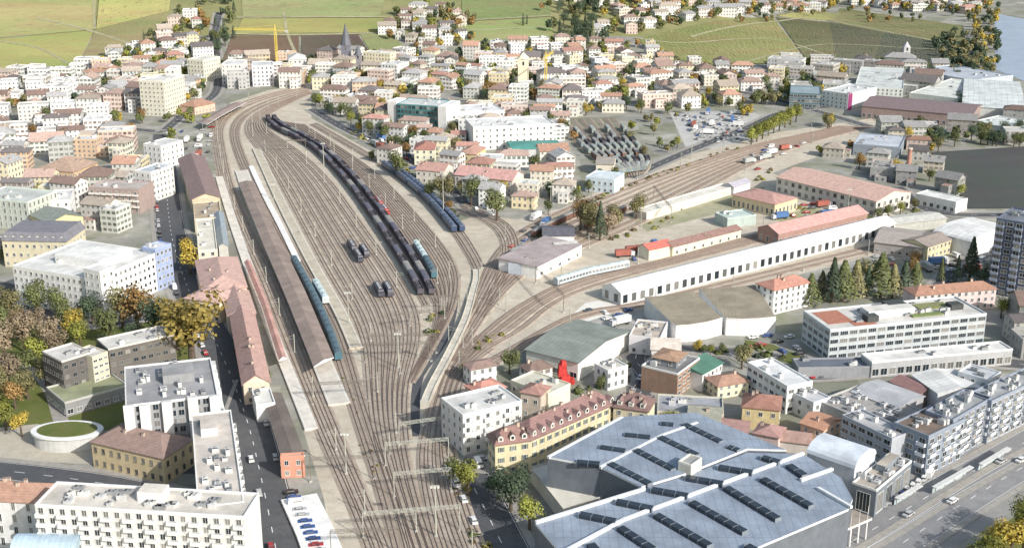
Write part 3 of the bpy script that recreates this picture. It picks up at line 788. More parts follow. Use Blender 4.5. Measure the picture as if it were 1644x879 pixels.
def mk_coach(col, roofc, L=25.0, cab=False):
    o = thing('railway_coach', '', 'railway coach'); c = M_plain(col, .35, .12, .3); mb = MB()
    mb.box((0, 0, 1.0), (L, 2.9, 2.6), c); mb.box((0, 0, .6), (L * .45, 2.5, .4), DARK)
    mb.build('body', o); rb = MB(); roof_mb(rb, 'vault', L, 2.75, 3.6, .65, M_plain(roofc, .5, .2, .4), .08)
    for i in range(4): rb.box((-L * .35 + i * L * .23, 0, 4.15), (2.2, 1.3, .3), M_plain(k3(roofc, .8)))
    rb.build('roof', o)
    for s in (-1, 1):
        w = MB()
        for i in range(11): w.box((-L * .41 + i * L * .082, s * 1.46, 2.15), (1.4, .04, .9), GLASS)
        w.build('window_band', o)
        d = MB()
        for x in (-L * .46, L * .46): d.box((x, s * 1.465, 1.1), (.9, .05, 2.1), M_plain(k3(col, .6)))
        d.build('door', o)
    wheels(o, L).build('wheelset', o); return o
def mk_loco(col):
    o = thing('locomotive', '', 'locomotive'); mb = MB(); c = M_plain(col, .4, .15, .5)
    mb.box((0, 0, 1.0), (15, 2.8, 1.6), c); mb.box((0, 0, 2.6), (13.6, 2.5, 1.0), c, taper=.93); mb.build('body', o)
    ca = MB()
    for s in (-1, 1): ca.box((s * 7.0, 0, 2.2), (.9, 2.4, .7), GLASS)
    ca.build('windscreen', o); r = MB()
    r.box((0, 0, 3.6), (8, 1.2, .35), M_plain((.4, .4, .42))); 
    for s in (-1, 1):
        bar(r, (s * 4.5, -.7, 3.7), (s * 3.2, 0, 4.9), .05, DARK); bar(r, (s * 3.2, 0, 4.9), (s * 4.2, 0, 5.5), .05, DARK); bar(r, (s * 4.2, -.8, 5.5), (s * 4.2, .8, 5.5), .06, DARK)
    r.build('pantograph', o); wheels(o, 15).build('wheelset', o); return o
def tree_copy(src):
    o = src.copy(); COL.objects.link(o)
    for ch in src.children:
        c = ch.copy(); COL.objects.link(c); c.parent = o
        for g in ch.children:
            d = g.copy(); COL.objects.link(d); d.parent = c
    return o
def hide_proto(o):
    PROTO.append(o)
PROTO = []
def proto(o): PROTO.append(o); return o
def place(src, loc, rz, label=None, group=None, cat=None):
    if src in PROTO: PROTO.remove(src); USED.add(src.name); o = src
    elif src.name in USED: o = tree_copy(src)
    else: o = tree_copy(src)
    o.location = loc; o.rotation_euler = (0, 0, rz)
    if label is not None: o['label'] = label
    if group: o['group'] = group
    if cat: o['category'] = cat
    return o
USED = set()
def along(line, s0, L, gap, count, src, labf, group, stop=None):
    """string vehicles along a track line"""
    d = [0]
    for i in range(1, len(line)): d.append(d[-1] + (line[i] - line[i - 1]).length)
    def at(s):
        for i in range(len(d) - 1):
            if d[i + 1] >= s: return line[i].lerp(line[i + 1], (s - d[i]) / (d[i + 1] - d[i]))
        return line[-1]
    for k in range(count):
        s = s0 + k * (L + gap) + L / 2
        if s + L / 2 > d[-1]: break
        a, b = at(s - L * .33), at(s + L * .33); m = (a + b) / 2
        sr = src[k % len(src)] if isinstance(src, list) else src
        place(sr, (m.x, m.y, 0.05), math.atan2(b.y - a.y, b.x - a.x), labf(k, count), group)
def s_at(line, px, py):
    q = P(px, py); best = None; s = 0; bs = 0
    for i in range(len(line)):
        if i: s += (line[i] - line[i - 1]).length
        dd = (line[i] - q).length
        if best is None or dd < best: best = dd; bs = s
    return bs
def ordl(k, n):
    return 'farthest' if k == 0 else 'nearest' if k == n - 1 else (ORD[k + 1] + ' from the far end' if k < 20 else ORD[n - k] + ' from the near end')
coal = proto(mk_wagon('coal')); boxw = proto(mk_wagon('box')); greyw = proto(mk_wagon('grey')); darkw = proto(mk_wagon('dark')); palew = proto(mk_wagon('pale'))
blue = proto(mk_coach((0.06, 0.09, 0.16), (0.13, 0.165, 0.24))); teal = proto(mk_coach((0.08, 0.17, 0.22), (0.11, 0.17, 0.21)))
silver = proto(mk_coach((0.5, 0.55, 0.58), (0.55, 0.66, 0.68))); loco = proto(mk_loco((0.09, 0.09, 0.12))); redl = proto(mk_loco((0.4, 0.06, 0.05)))
for j in (0, 1):
    ln = TR['D'][j]; LD = sum((ln[i] - ln[i - 1]).length for i in range(1, len(ln))); nd = int(LD / 13.6)
    along(ln, 2 + j * 5, 12.6, 1.0, nd, [coal, coal, darkw, coal, greyw, darkw], lambda k, n: 'dark open wagon, %s row of the long double line, ' % ('left', 'right')[j] + ordl(k, n), 'dark wagons in the long rows')
for j in (0, 1):
    ln = TR['G'][j]; s0 = s_at(ln, 612, 268); n = 6 if j == 0 else 6
    along(ln, s0, 25, .8, n, blue, lambda k, n: 'dark blue coach in the %s row of the curved rake, %s' % (('left', 'right')[j], ordl(k, n)), 'blue coaches on the curve')
ln = TR['B'][0]; along(ln, s_at(ln, 472, 425), 25, .8, 5, teal, lambda k, n: 'teal roofed coach beside the long platform canopy, ' + ordl(k, n), 'teal train at the platform')
ln = TR['B'][1]; along(ln, s_at(ln, 505, 460), 25, .8, 1, silver, lambda k, n: 'pale silver coach next to the teal train, ' + ordl(k, n), 'silver coaches at the platform')
ln = TR['E'][1]; along(ln, s_at(ln, 664, 396), 25, .8, 2, [silver, teal], lambda k, n: 'coach standing alone in the eastern yard, ' + ordl(k, n), 'coaches in the eastern yard')
ln = TR['C'][4]; along(ln, s_at(ln, 590, 393), 15, 1, 2, loco, lambda k, n: 'dark locomotive in the upper middle of the central yard, ' + ordl(k, n), 'shunting locomotives')
ln = TR['C'][5]; along(ln, s_at(ln, 600, 398), 15, 1, 1, loco, lambda k, n: 'dark locomotive on the right of the upper pair', 'shunting locomotives')
ln = TR['C'][4]; along(ln, s_at(ln, 618, 462), 15, 1, 1, loco, lambda k, n: 'dark locomotive left of the lower pair in the central yard', 'shunting locomotives')
ln = TR['C'][5]; along(ln, s_at(ln, 630, 464), 15, 1, 1, loco, lambda k, n: 'dark locomotive right of the lower pair in the central yard', 'shunting locomotives')
ln = TR['E'][0]; along(ln, s_at(ln, 592, 325), 15, 1, 2, redl, lambda k, n: 'red locomotive beside the dark wagons, ' + ordl(k, n), 'red locomotives')
ln = TR['I'][0]; along(ln, s_at(ln, 905, 460), 18, .8, 2, silver, lambda k, n: 'pale coach left of the long white shed, ' + ordl(k, n), 'pale coaches by the shed')
ln = TR['H'][5]; along(ln, s_at(ln, 990, 378), 13, 1, 3, boxw, lambda k, n: 'brown box wagon left of the red roofed goods shed, ' + ordl(k, n), 'box wagons on the eastern fan')
ln = TR['H'][2]; along(ln, s_at(ln, 880, 388), 13, 1, 5, boxw, lambda k, n: 'brown box wagon near the brown trees, ' + ordl(k, n), 'box wagons on the eastern fan')
for j in range(8):
    ln = TR['K'][j]; Lk = sum((ln[i] - ln[i - 1]).length for i in range(1, len(ln)))
    along(ln, 8, 13, 6, int((Lk - 20) / 19 * (.9 if j % 2 else .7)), [palew, coal, greyw] if j % 2 else [greyw, palew, boxw, palew],
          lambda k, n: 'wagon on the %s siding of the northern wagon yard, %s' % (ORD[j + 1], ordl(n - 1 - k, n)), 'wagons in the northern sidings')

# viaduct ramp
vl = smooth(resamp(spline([P(*q, 2.5) for q in [(764, 425), (765, 440), (759, 462), (748, 505), (728, 550), (704, 596), (690, 622), (682, 644)]], 6), 50))
o = thing('rail_flyover', 'pale concrete ramp curving down between the two yards', 'flyover', (0, 0, 0)); CW = M_plain((.60, .56, .48), .9, .25, .3)
def rampz(i): return .5 + 1.7 * sstep(0, 34, i)
def rstrip(mb, d0, d1, f0, f1):
    A, B = offs(vl, d0), offs(vl, d1)
    for i in range(len(vl) - 1):
        mb.face([(A[i].x, A[i].y, f0(i)), (B[i].x, B[i].y, f1(i)), (B[i + 1].x, B[i + 1].y, f1(i + 1)), (A[i + 1].x, A[i + 1].y, f0(i + 1))], CW)
mb = MB(); rstrip(mb, -1.5, 1.5, rampz, rampz); mb.build('deck', o)
for s in (-1, 1):
    mb = MB(); top = lambda i: rampz(i) + .35
    rstrip(mb, s * 1.5, s * 1.52, lambda i: 0, top); rstrip(mb, s * 1.3, s * 1.52, top, top); rstrip(mb, s * 1.28, s * 1.3, rampz, top); mb.build('parapet', o)
mb = MB(); a = vl[-1]; e = (vl[-1] - vl[-2]).normalized(); rz = math.atan2(e.y, e.x); mb.box((a.x, a.y, 0), (1.0, 3.2, 2.9), CW, rz); mb.build('abutment', o)

# gantries across the tracks
GAN = M_plain((.42, .43, .38), .6, .1); GAD = M_plain((.2, .18, .16), .6, .1)
def gantry(a, b, label, h=7.5, posts=2, col=None):
    A, B = P(*a, h), P(*b, h); A.z = B.z = 0; e = B - A; L = e.length; rz = math.atan2(e.y, e.x)
    g = col or GAN
    o = thing('catenary_gantry', label, 'gantry', tuple(A), rz, 'gantries over the tracks')
    for k in range(posts):
        mb = MB(); x = L * k / (posts - 1); mb.box((x, 0, 0), (.24, .24, h + .6), g); mb.box((x, 0, 0), (.9, .9, .5), CONC); mb.build('post', o)
    mb = MB()
    for y in (-.35, .35):
        mb.box((L / 2, y, h), (L, .11, .11), g, bottom=True); mb.box((L / 2, y, h + .8), (L, .11, .11), g, bottom=True)
    n = int(L / 1.6)
    for i in range(n):
        x0, x1 = i * L / n, (i + 1) * L / n
        for y in (-.35, .35): bar(mb, (x0, y, h + (.07 if i % 2 else .87)), (x1, y, h + (.87 if i % 2 else .07)), .05, g)
        mb.box((x0, 0, h + .8), (.1, .7, .1), g)
    mb.build('beam', o)
    mb = MB(); n = max(2, int(L / 5))
    for i in range(n): x = (i + .5) * L / n; mb.box((x, 0, h - 1.5), (.07, .07, 1.5), g); bar(mb, (x, 0, h - 1.5), (x + 1.2, 0, h - .9), .05, g)
    mb.build('wire_hanger', o)
for a, b, t in [((640, 682), (716, 671), 'short catenary gantry at the end of the ramp'), ((618, 714), (720, 706), 'catenary gantry just below the ramp end'),
                ((632, 762), (724, 754), 'pale catenary gantry left of the yellow green tree'), ((582, 826), (738, 814), 'wide catenary gantry near the bottom of the yard'),
                ((500, 618), (590, 613), 'catenary gantry across the platform ends'), ((585, 553), (692, 551), 'dark catenary gantry across the central yard bend'),
                ((590, 540), (700, 538), 'catenary gantry just behind the yard bend'), ((676, 478), (738, 476), 'small catenary gantry beside the ramp top'),
                ((497, 738), (600, 734), 'catenary gantry beside the brick kiosk'),
                ((430, 228), (490, 226), 'catenary gantry near the yard throat'), ((640, 505), (690, 500), 'catenary gantry near the wagon row end'),
                ((860, 430), (905, 475), 'catenary gantry on the eastern fan'), ((1050, 300), (1078, 335), 'distant catenary gantry on the eastern lines'),
                ((530, 855), (640, 850), 'lowest left catenary gantry')]:
    gantry(a, b, t, col=GAN if a[0] > 610 and a[1] > 660 or a[0] == 582 else GAD)
def mast(px, py, label, h=18):
    p = P(px, py); o = thing('light_mast', label, 'light mast', tuple(p), 0, 'tall lighting masts'); mb = MB(); mb.cyl((0, 0, 0), .3, h, GAN, 8, .14); mb.box((0, 0, 0), (1.2, 1.2, .4), CONC); mb.build('pole', o)
    mb = MB(); mb.box((0, 0, h), (2.6, .5, .3), GAN)
    for x in (-1, 0, 1): mb.box((x, -.3, h - .35), (.6, .5, .35), M_plain((.7, .7, .7)))
    mb.build('lamp', o)
for a in [(712, 345, 'tall mast by the blue coaches', 24), (440, 320, 'mast on the tan platform', 9), (560, 520, 'mast beside the silver coaches', 14), (640, 590, 'mast at the yard bend', 14), (884, 345, 'mast at the eastern junction', 16),
          (1110, 255, 'mast by the car park', 18), (520, 265, 'mast behind the central yard', 14), (1360, 350, 'mast behind the long white shed', 16), (700, 860, 'mast in the lower yard', 16), (556, 760, 'mast in the lower left yard', 14)]: mast(a[0], a[1], a[2], a[3])

def mk_mast():
    o = thing('catenary_mast', '', 'catenary mast'); mb = MB(); mb.box((0, 0, 0), (.26, .26, 8), GAN); mb.box((0, 0, 0), (.9, .9, .5), CONC); mb.build('post', o)
    mb = MB(); bar(mb, (0, 0, 7.4), (3.2, 0, 6.6), .05, GAN); bar(mb, (0, 0, 6), (3.2, 0, 6.1), .05, GAN); bar(mb, (3.1, 0, 6.1), (3.1, 0, 6.7), .04, GAN); mb.build('bracket', o); return o
MST = proto(mk_mast())
for key, i, d in [('C', 0, -3), ('C', 7, 3.2), ('E', 0, -3), ('E', 5, 3), ('H', 0, -3), ('H', 8, 3), ('A', 0, -2.6), ('J', 1, 3), ('L', 4, 3), ('I', 0, -3)]:
    ln = offs(TR[key][i], d); acc = 20
    for k in range(1, len(ln)):
        acc += (ln[k] - ln[k - 1]).length
        if acc > 44:
            acc = 0; e = ln[k] - ln[k - 1]; p = ln[k]
            if pix(p)[1] < 900:
                o = place(MST, (p.x, p.y, .05), math.atan2(e.y, e.x) + (math.pi / 2 if d < 0 else -math.pi / 2) * -1, '', 'catenary masts beside the tracks'); later(o, 'slim catenary mast', (p.x, p.y, 4))
# platforms
NPL = [0]
def platform(pts, w, label, c=(0.62, 0.58, 0.52)):
    NPL[0] += 1
    ln = spline([P(*q) for q in pts], 8); mb = MB(); m = M_plain(c, .9, .2, .25); z = .75 + NPL[0] * .02
    strip(mb, ln, -w / 2, w / 2, z, m); strip(mb, ln, -w / 2 - .02, -w / 2, 0, m, z); strip(mb, ln, w / 2, w / 2 + .02, z, m, 0)
    for s in (-1, 1): strip(mb, ln, s * (w / 2 - .6) - .12, s * (w / 2 - .6) + .12, z + .01, MARK)
    a = [offs(ln, -w / 2)[-1], offs(ln, w / 2)[-1]]; mb.face([(a[0].x, a[0].y, 0), (a[1].x, a[1].y, 0), (a[1].x, a[1].y, z), (a[0].x, a[0].y, z)], m)
    tag(mb.build('platform'), label, 'platform')
platform([(352, 285), (372, 350), (396, 420), (432, 520), (470, 615), (500, 690)], 4.5, 'narrow pale platform along the station building', (.7, .66, .6))
platform([(388, 275), (404, 320), (440, 400), (480, 490), (520, 590), (545, 650)], 8.0, 'long platform under the big canopy')
platform([(412, 240), (428, 275), (456, 335), (500, 420), (545, 500), (572, 560)], 5.5, 'tan island platform left of the central yard', (.52, .47, .38))
platform([(403, 268), (424, 313), (450, 363), (478, 420)], 3.0, 'bright white paved strip right of the long canopy', (.82, .82, .82))
platform([(480, 800), (508, 860), (525, 905)], 11, 'white paved loading area at the bottom', (.82, .82, .8))

# canopies over platforms
def canopy(Lp, Rp, h, label, rc, name='platform_canopy'):
    a = resamp([P(*q, h) for q in Lp], 24); b = resamp([P(*q, h) for q in Rp], 24); c0 = a[0]
    o = thing(name, label, 'canopy', (c0.x, c0.y, 0)); rm = M_flat(rc, 1.2)
    sh = Vector((c0.x, c0.y, 0)); mb = MB()
    for i in range(len(a) - 1):
        q = [a[i] - sh, b[i] - sh, b[i + 1] - sh, a[i + 1] - sh]; m0 = (q[0] + q[1]) / 2 + Vector((0, 0, .9)); m1 = (q[2] + q[3]) / 2 + Vector((0, 0, .9))
        mb.face([q[0], m0, m1, q[3]], rm); mb.face([m0, q[1], q[2], m1], rm)
        for s, t in ((q[0], q[3]), (q[1], q[2])):
            mb.face([s - Vector((0, 0, .35)), t - Vector((0, 0, .35)), t, s], WHITE)
    for i in (0, len(a) - 1):
        mb.face([a[i] - sh - Vector((0, 0, .35)), b[i] - sh - Vector((0, 0, .35)), b[i] - sh, (a[i] + b[i]) / 2 - sh + Vector((0, 0, .9)), a[i] - sh], WHITE)
    mb.build('roof', o)
    for i in range(0, len(a), 2):
        p = (a[i] + b[i]) / 2 - sh; mb = MB(); mb.box((p.x, p.y, .7), (.35, .35, h - .5), GAN); mb.build('column', o)
canopy([(383, 293), (420, 385), (460, 478), (504, 588)], [(408, 291), (446, 376), (490, 466), (536, 573)], 5.0, 'long brown roofed canopy over the main platform', (.33, .265, .235))
canopy([(420, 634), (437, 685), (454, 740)], [(452, 630), (470, 676), (490, 730)], 5.0, 'grey brown canopy beside the brick kiosk', (.20, .17, .155))
canopy([(392, 420), (420, 490), (448, 578)], [(402, 418), (431, 486), (460, 574)], 4.5, 'narrow pink canopy along the station platform', (.55, .33, .29))
canopy([(318, 196), (345, 180), (372, 166)], [(332, 200), (358, 184), (396, 164)], 5.0, 'small brown canopy at the far end of the station', (.34, .27, .25))

# ------------------------------------------------------------------ hero buildings
TERR = (.50, .30, .22); PINK = (.62, .42, .37); REDR = (.50, .17, .13); BRN = (.30, .21, .18); GRY = (.42, .42, .42); WHT = (.80, .80, .79); CREAM = (.74, .68, .50)
YEL = (.72, .60, .34); DKR = (.16, .15, .16); WR = (.72, .72, .71)
def hb(a, b, c, h, *args, **kw): return building(box3(a, b, c, h), h, *args, **kw)
# bottom left
hb((56, 812), (392, 832), (385, 792), 20, WHT, 'flat', (.62, .58, .52), 'long white apartment block with many balconies at bottom left', 'apartment block', floors=7, faces='f', sp=3.0, ws=(1.4,1.7), balc='f', bk=2, units=26, pent=(.12, .4, 3, .02, .1))
hb((392, 808), (371, 660), (316, 790), 19.6, WHT, 'flat', (.60, .55, .50), 'white apartment wing with roof terrace running along the dark street', 'apartment block', floors=6, faces='f', sp=4.2, units=14, balc='f', pent=(.14, .4, 2.5, .3, .1))
hb((-40, 800), (56, 806), (84, 776), 15, WHT, 'hip', TERR, 'white block with orange tiled roof in the bottom left corner', 'apartment block', floors=4, faces='fr', sp=3.6, ws=(1.1, 2.3), rise=3, chim=4)
hb((20, 884), (118, 884), (112, 862), 10, (.5, .6, .68), 'vault', (.45, .58, .68), 'pale blue glass roofed pavilion at the bottom left edge', 'pavilion', rise=2.5, seam=1.5)
hb((146, 708), (262, 735), (302, 702), 9, (.66, .54, .34), 'hip', BRN, 'yellow brick villa with dark brown hipped roof and two window rows', 'villa', floors=2, faces='flr', sp=2.9, ws=(1.1, 1.8), rise=4, chim=3, fc=(.3, .26, .2))
_tg = box3((350, 636), (338, 576), (200, 597), 20)
_t = building(_tg, 20, (.34, .35, .37), 'flat', (.34, .34, .35), 'white tower block with dark window strips between tall white piers', 'apartment block', floors=7, faces='lf', sp=2.5, ws=(1.8, 1.9), units=22, base=(.75, .75, .74), fc=(.45, .45, .45), pent=(.3, .35, 3, .1, -.1))
for k, (v, hh, dp) in enumerate([(-.46, 20.8, 1.4), (-.22, 21.4, 1.8), (.06, 20.9, 1.6), (.3, 20.4, 1.2), (.47, 20.8, .8)]):
    mb = MB(); mb.box((-_tg[3] / 2 - dp / 2, v * _tg[4], -1), (dp, _tg[4] * .11, hh + 1), M_wall(WHT), top=M_flat((.6, .6, .6))); mb.build('pier', _t)
for k in range(4):
    mb = MB(); mb.box((-.36 * _tg[3] + k * _tg[3] * .24, -_tg[4] / 2 - .7, -1), (_tg[3] * .11, 1.4, 21.4), M_wall(WHT)); mb.build('pier', _t)
_b = hb((364, 672), (356, 640), (312, 660), 14, WHT, 'flat', (.42, .40, .40), 'lower white block in front of the strip tower by the street', 'apartment block', floors=4, faces='lf', sp=3.2, units=5)
hb((99, 582), (148, 567), (128, 548), 15, (.16, .15, .145), 'flat', (.62, .60, .57), 'left wing of the brown office slab beside the park', 'office block', floors=4, faces='fl', sp=2.6, ws=(1.6, 1.4), units=3, base=(.6, .58, .54), fc=(.3, .28, .26))
hb((148, 575), (173, 566), (160, 550), 14.6, (.62, .58, .46), 'flat', (.6, .58, .55), 'pale stair tower between the brown office wings', 'stair tower', floors=6, faces='f', sp=1.9, ws=(1.5, .8), units=1)
hb((174, 562), (281, 538), (262, 523), 15, (.19, .175, .16), 'flat', (.66, .64, .60), 'right wing of the brown office slab with four window rows', 'office block', floors=4, faces='fr', sp=2.6, ws=(1.8, 1.4), units=5, base=(.62, .6, .56), fc=(.3, .28, .26))
hb((104, 648), (206, 620), (170, 598), 5, (.28, .28, .28), 'flat', (.33, .35, .22), 'low podium with mossy roof below the brown office', 'podium', floors=1, faces='fl', sp=3, ws=(2, 1.6), base=(.5, .49, .46))
# oval pavilion
c = P(108, 690, 5); o = thing('oval_pavilion', 'oval pavilion with green planted roof and white rim', 'pavilion', (c.x, c.y, 0)); occupy((c.x, c.y, 0, 22, 14))
mb = MB(); el = [(11 * math.cos(k * .19635), 6.6 * math.sin(k * .19635)) for k in range(32)]; mb.prism(el, 0, 5, M_wall((.7, .7, .68)), cap=False); mb.build('wall', o)
mb = MB(); mb.prism([(x * 1.08, y * 1.08) for x, y in el], 4.6, 5.3, WHITE); mb.build('rim', o)
mb = MB(); mb.prism([(x * .9, y * .88) for x, y in el], 5.3, 5.45, GRASS); mb.build('planted_roof', o)
# big white office
hb((20, 428), (150, 450), (230, 402), 17, WHT, 'flat', (.70, .70, .68), 'big white gridded office block with stepped roof', 'office block', floors=5, faces='fr', sp=2.9, ws=(1.2, 1.4), fc=(.6, .6, .6), units=16, pent=(.55, .5, 3.5, .05, .05))
hb((134, 432), (160, 438), (176, 428), 22, WHT, 'flat', (.72, .72, .7), 'white corner tower rising from the gridded office', 'tower', floors=6, faces='fr', sp=2.7, ws=(1.1, 1.4), occ=False)
hb((228, 398), (249, 402), (262, 390), 19, (.36, .44, .66), 'flat', (.6, .62, .66), 'lavender blue clad tower beside the dark street', 'tower', floors=5, faces='fr', sp=2.4, units=2)
hb((3, 386), (106, 388), (128, 366), 13, CREAM, 'mansard', (.19, .19, .22), 'cream building with dark mansard roof and dormers', 'building', floors=3, faces='fr', sp=3.2, rise=4, dorm=8)
hb((-40, 318), (44, 326), (60, 305), 15, (.60, .66, .60), 'flat', (.55, .58, .55), 'grey green arcaded block at the left edge', 'building', floors=4, faces='fr', sp=3.0, ws=(1.2, 2.4), units=5)
hb((48, 345), (78, 358), (104, 335), 9, YEL, 'gable', (.25, .28, .25), 'yellow house with dark gabled roof', 'house', floors=2, faces='fr', rise=3)
hb((142, 302), (222, 306), (228, 292), 13, (.38, .30, .28), 'flat', (.5, .45, .42), 'dark balcony block in the left town', 'apartment block', floors=4, faces='f', sp=3.4, balc='f', bk=1, bc=(.72, .7, .66), units=4)
hb((60, 325), (112, 322), (120, 305), 11, WHT, 'flat', (.7, .7, .68), 'plain white block right of the arcade block', 'building', floors=3, faces='fr', units=3)
hb((216, 275), (242, 278), (246, 262), 17, WHT, 'flat', (.5, .55, .6), 'tall narrow white block beside the street', 'tower', floors=5, faces='fr', sp=2.8, units=2)
hb((58, 272), (118, 276), (122, 258), 9, (.72, .52, .34), 'hip', (.50, .36, .28), 'peach walled house with wide tiled roof', 'house', floors=2, faces='fr', chim=2)
hb((230, 232), (258, 236), (262, 222), 14, WHT, 'flat', (.65, .65, .64), 'white block beside the green street trees', 'building', floors=4, faces='fr', units=2)
hb((223, 130), (262, 132), (268, 120), 26, (.80, .77, .66), 'flat', (.75, .74, .7), 'tall white tower block at the foot of the hill', 'tower', floors=8, faces='fr', sp=3.2, ws=(1.3, 1.2), units=2)
hb((228, 146), (262, 148), (262, 141), 18, (.10, .13, .16), 'flat', (.3, .3, .32), 'dark glass annex in front of the white tower', 'office block', floors=5, faces='f', sp=2, ws=(1.7, 2), occ=False)
hb((265, 112), (281, 112), (283, 106), 28, WHT, 'flat', (.75, .75, .74), 'slim white slab beside the white tower', 'tower', floors=8, faces='fr', occ=False)
hb((300, 96), (326, 98), (330, 90), 18, (.78, .75, .62), 'flat', (.7, .69, .64), 'cream tower at the hill road', 'tower', floors=5, faces='fr')
hb((355, 104), (388, 104), (392, 97), 17, (.72, .70, .68), 'flat', (.7, .7, .7), 'white office with blank front by the left crane', 'office block', floors=5, faces='fl')
hb((404, 107), (438, 106), (441, 99), 17, (.68, .66, .72), 'flat', (.66, .66, .66), 'lilac white office right of its twin', 'office block', floors=5, faces='fl')
hb((463, 96), (492, 95), (494, 88), 12, WHT, 'hip', (.8, .78, .76), 'bright white hipped house behind the crane', 'house', floors=3, faces='f')
# station
hb((353, 316), (327, 252), (307, 316), 9, (.62, .55, .42), 'gable', (.25, .18, .175), 'long station hall with dark brown gabled roof', 'station hall', floors=2, faces='fl', sp=4, rise=3, eave=.8)
hb((356, 350), (352, 324), (312, 352), 7, (.62, .54, .40), 'flat', (.45, .37, .28), 'low beige annex in front of the brown hall', 'annex', floors=2, faces='fl', units=4)
hb((349, 402), (343, 352), (318, 404), 12, (.76, .72, .6), 'flat', (.72, .69, .6), 'tall cream block of the station row', 'station building', floors=4, faces='fl', sp=3.6, ws=(1.4, 1.6), units=3)
hb((366, 394), (358, 342), (351, 394), 7, (.5, .5, .48), 'gable', (.27, .32, .36), 'slate roofed lean building beside the tracks', 'station building', rise=1.6)
hb((396, 460), (380, 412), (325, 466), 10, (.74, .60, .48), 'hip', PINK, 'station building with broad pink hipped roof', 'station building', floors=2, faces='fl', sp=3.5, rise=3.5, chim=3)
hb((296, 478), (352, 486), (352, 462), 9, (.76, .66, .52), 'hip', PINK, 'lower pink roofed station wing facing the forecourt', 'station building', floors=2, faces='fl', rise=3, chim=2)
hb((410, 502), (398, 466), (366, 506), 8, (.76, .68, .56), 'gable', PINK, 'middle pink roofed section of the station row', 'station building', floors=2, faces='fl', rise=3, chim=1)
hb((432, 612), (406, 500), (391, 618), 8, (.72, .62, .5), 'gable', (.56, .36, .32), 'long pink gabled station wing beside the dark street', 'station building', floors=2, faces='fl', sp=4, rise=3.4, chim=4, eave=.7)
hb((442, 648), (434, 624), (412, 654), 6, WHT, 'flat', (.7, .7, .66), 'small white flat roofed block at the end of the pink wing', 'annex', floors=1, faces='f', units=2)
hb((450, 735), (488, 733), (486, 728), 7, (.60, .30, .22), 'flat', (.5, .48, .46), 'small red brick kiosk tower at the canopy end', 'kiosk', floors=2, faces='fl', sp=3)
hb((312, 172), (345, 165), (340, 158), 6, (.7, .5, .4), 'hip', TERR, 'small orange roofed station house at the yard throat', 'house', floors=1, faces='f')
# right of the yard
hb((743, 668), (838, 645), (806, 618), 14, WHT, 'flat', (.66, .66, .64), 'white corner block with open balconies beside the yard', 'apartment block', floors=4, faces='fl', sp=3.4, balc='f', bk=2, units=7)
hb((770, 632), (812, 620), (800, 603), 9, (.7, .55, .45), 'hip', (.52, .25, .2), 'small house with pink red hipped roof behind the white corner block', 'house', floors=2, faces='fl', chim=1)
hb((795, 714), (852, 706), (846, 688), 11, (.74, .66, .44), 'hip', (.30, .18, .16), 'yellow end block of the tenement terrace with hipped roof', 'tenement', floors=3, faces='flr', sp=3, ws=(1.1, 1.6), rise=4, dorm=3, chim=3, style='shut')
hb((852, 706), (990, 646), (968, 624), 11, (.74, .66, .44), 'hip', (.28, .17, .16), 'long yellow tenement terrace with brown roof and dormers', 'tenement', floors=3, faces='f', sp=3.1, ws=(1.1, 1.6), rise=4.2, dorm=10, chim=9, style='shut')
hb((985, 652), (1040, 660), (1044, 640), 11, (.70, .62, .44), 'hip', (.27, .17, .16), 'far yellow corner of the tenement terrace', 'tenement', floors=3, faces='f', sp=3.1, rise=4, chim=4, dorm=3)
hb((845, 560), (928, 581), (1016, 533), 7.5, (.74, .73, .68), 'gable', (.27, .30, .275), 'large hall with plain grey green roof', 'hall', floors=1, faces='f', sp=3.6, ws=(3, 2), rise=2.2, eave=.7, seam=2)
hb((820, 612), (880, 634), (900, 612), 8, (.74, .72, .6), 'flat', (.62, .6, .5), 'pale flat roofed block below the grey hall', 'building', floors=2, faces='fl', units=5)
hb((836, 628), (868, 634), (876, 618), 9.5, (.7, .6, .5), 'hip', (.42, .24, .2), 'red brown hipped roof house left of the red sculpture', 'house', floors=2, faces='f', occ=False, chim=1)
hb((1030, 588), (1088, 602), (1132, 578), 9, (.36, .24, .18), 'flat', (.22, .22, .22), 'brown fronted block with terracotta penthouse', 'office block', floors=3, faces='r', sp=3, ws=(2, 1.2), base=(.75, .75, .74), units=3)
hb((1048, 572), (1086, 580), (1104, 566), 12, (.22, .24, .27), 'hip', (.50, .32, .22), 'terracotta roofed penthouse pavilion on the brown fronted block', 'penthouse', floors=1, faces='fr', groundh=9.2, occ=False, rise=1.2)
hb((1128, 600), (1160, 582), (1140, 570), 7, WHT, 'shed', (.10, .22, .17), 'white annex with dark green sloping roof', 'annex', floors=2, faces='f', sp=2.6, rise=2)
hb((1010, 540), (1060, 545), (1086, 520), 7, (.72, .7, .72), 'flat', (.5, .44, .38), 'low block with striped brown roof lights', 'workshop', floors=1, faces='fr', units=6)
hb((1046, 560), (1092, 562), (1106, 544), 8, (.75, .73, .7), 'gable', (.6, .54, .48), 'small pale gabled house beside the curved wall', 'house', floors=2, faces='fr')
hb((1055, 662), (1162, 668), (1168, 640), 6, (.55, .53, .45), 'flat', (.36, .37, .40), 'long low building with slate grey roof', 'warehouse', floors=1, faces='f', units=4)
hb((1105, 672), (1156, 676), (1170, 654), 7, (.66, .62, .44), 'gable', (.36, .36, .3), 'cream gabled house left of the yellow house', 'house', floors=2, faces='fr', chim=1)
hb((1192, 652), (1252, 658), (1256, 636), 8, YEL, 'hip', (.42, .22, .17), 'square yellow house with red brown roof', 'house', floors=2, faces='fr', chim=2)
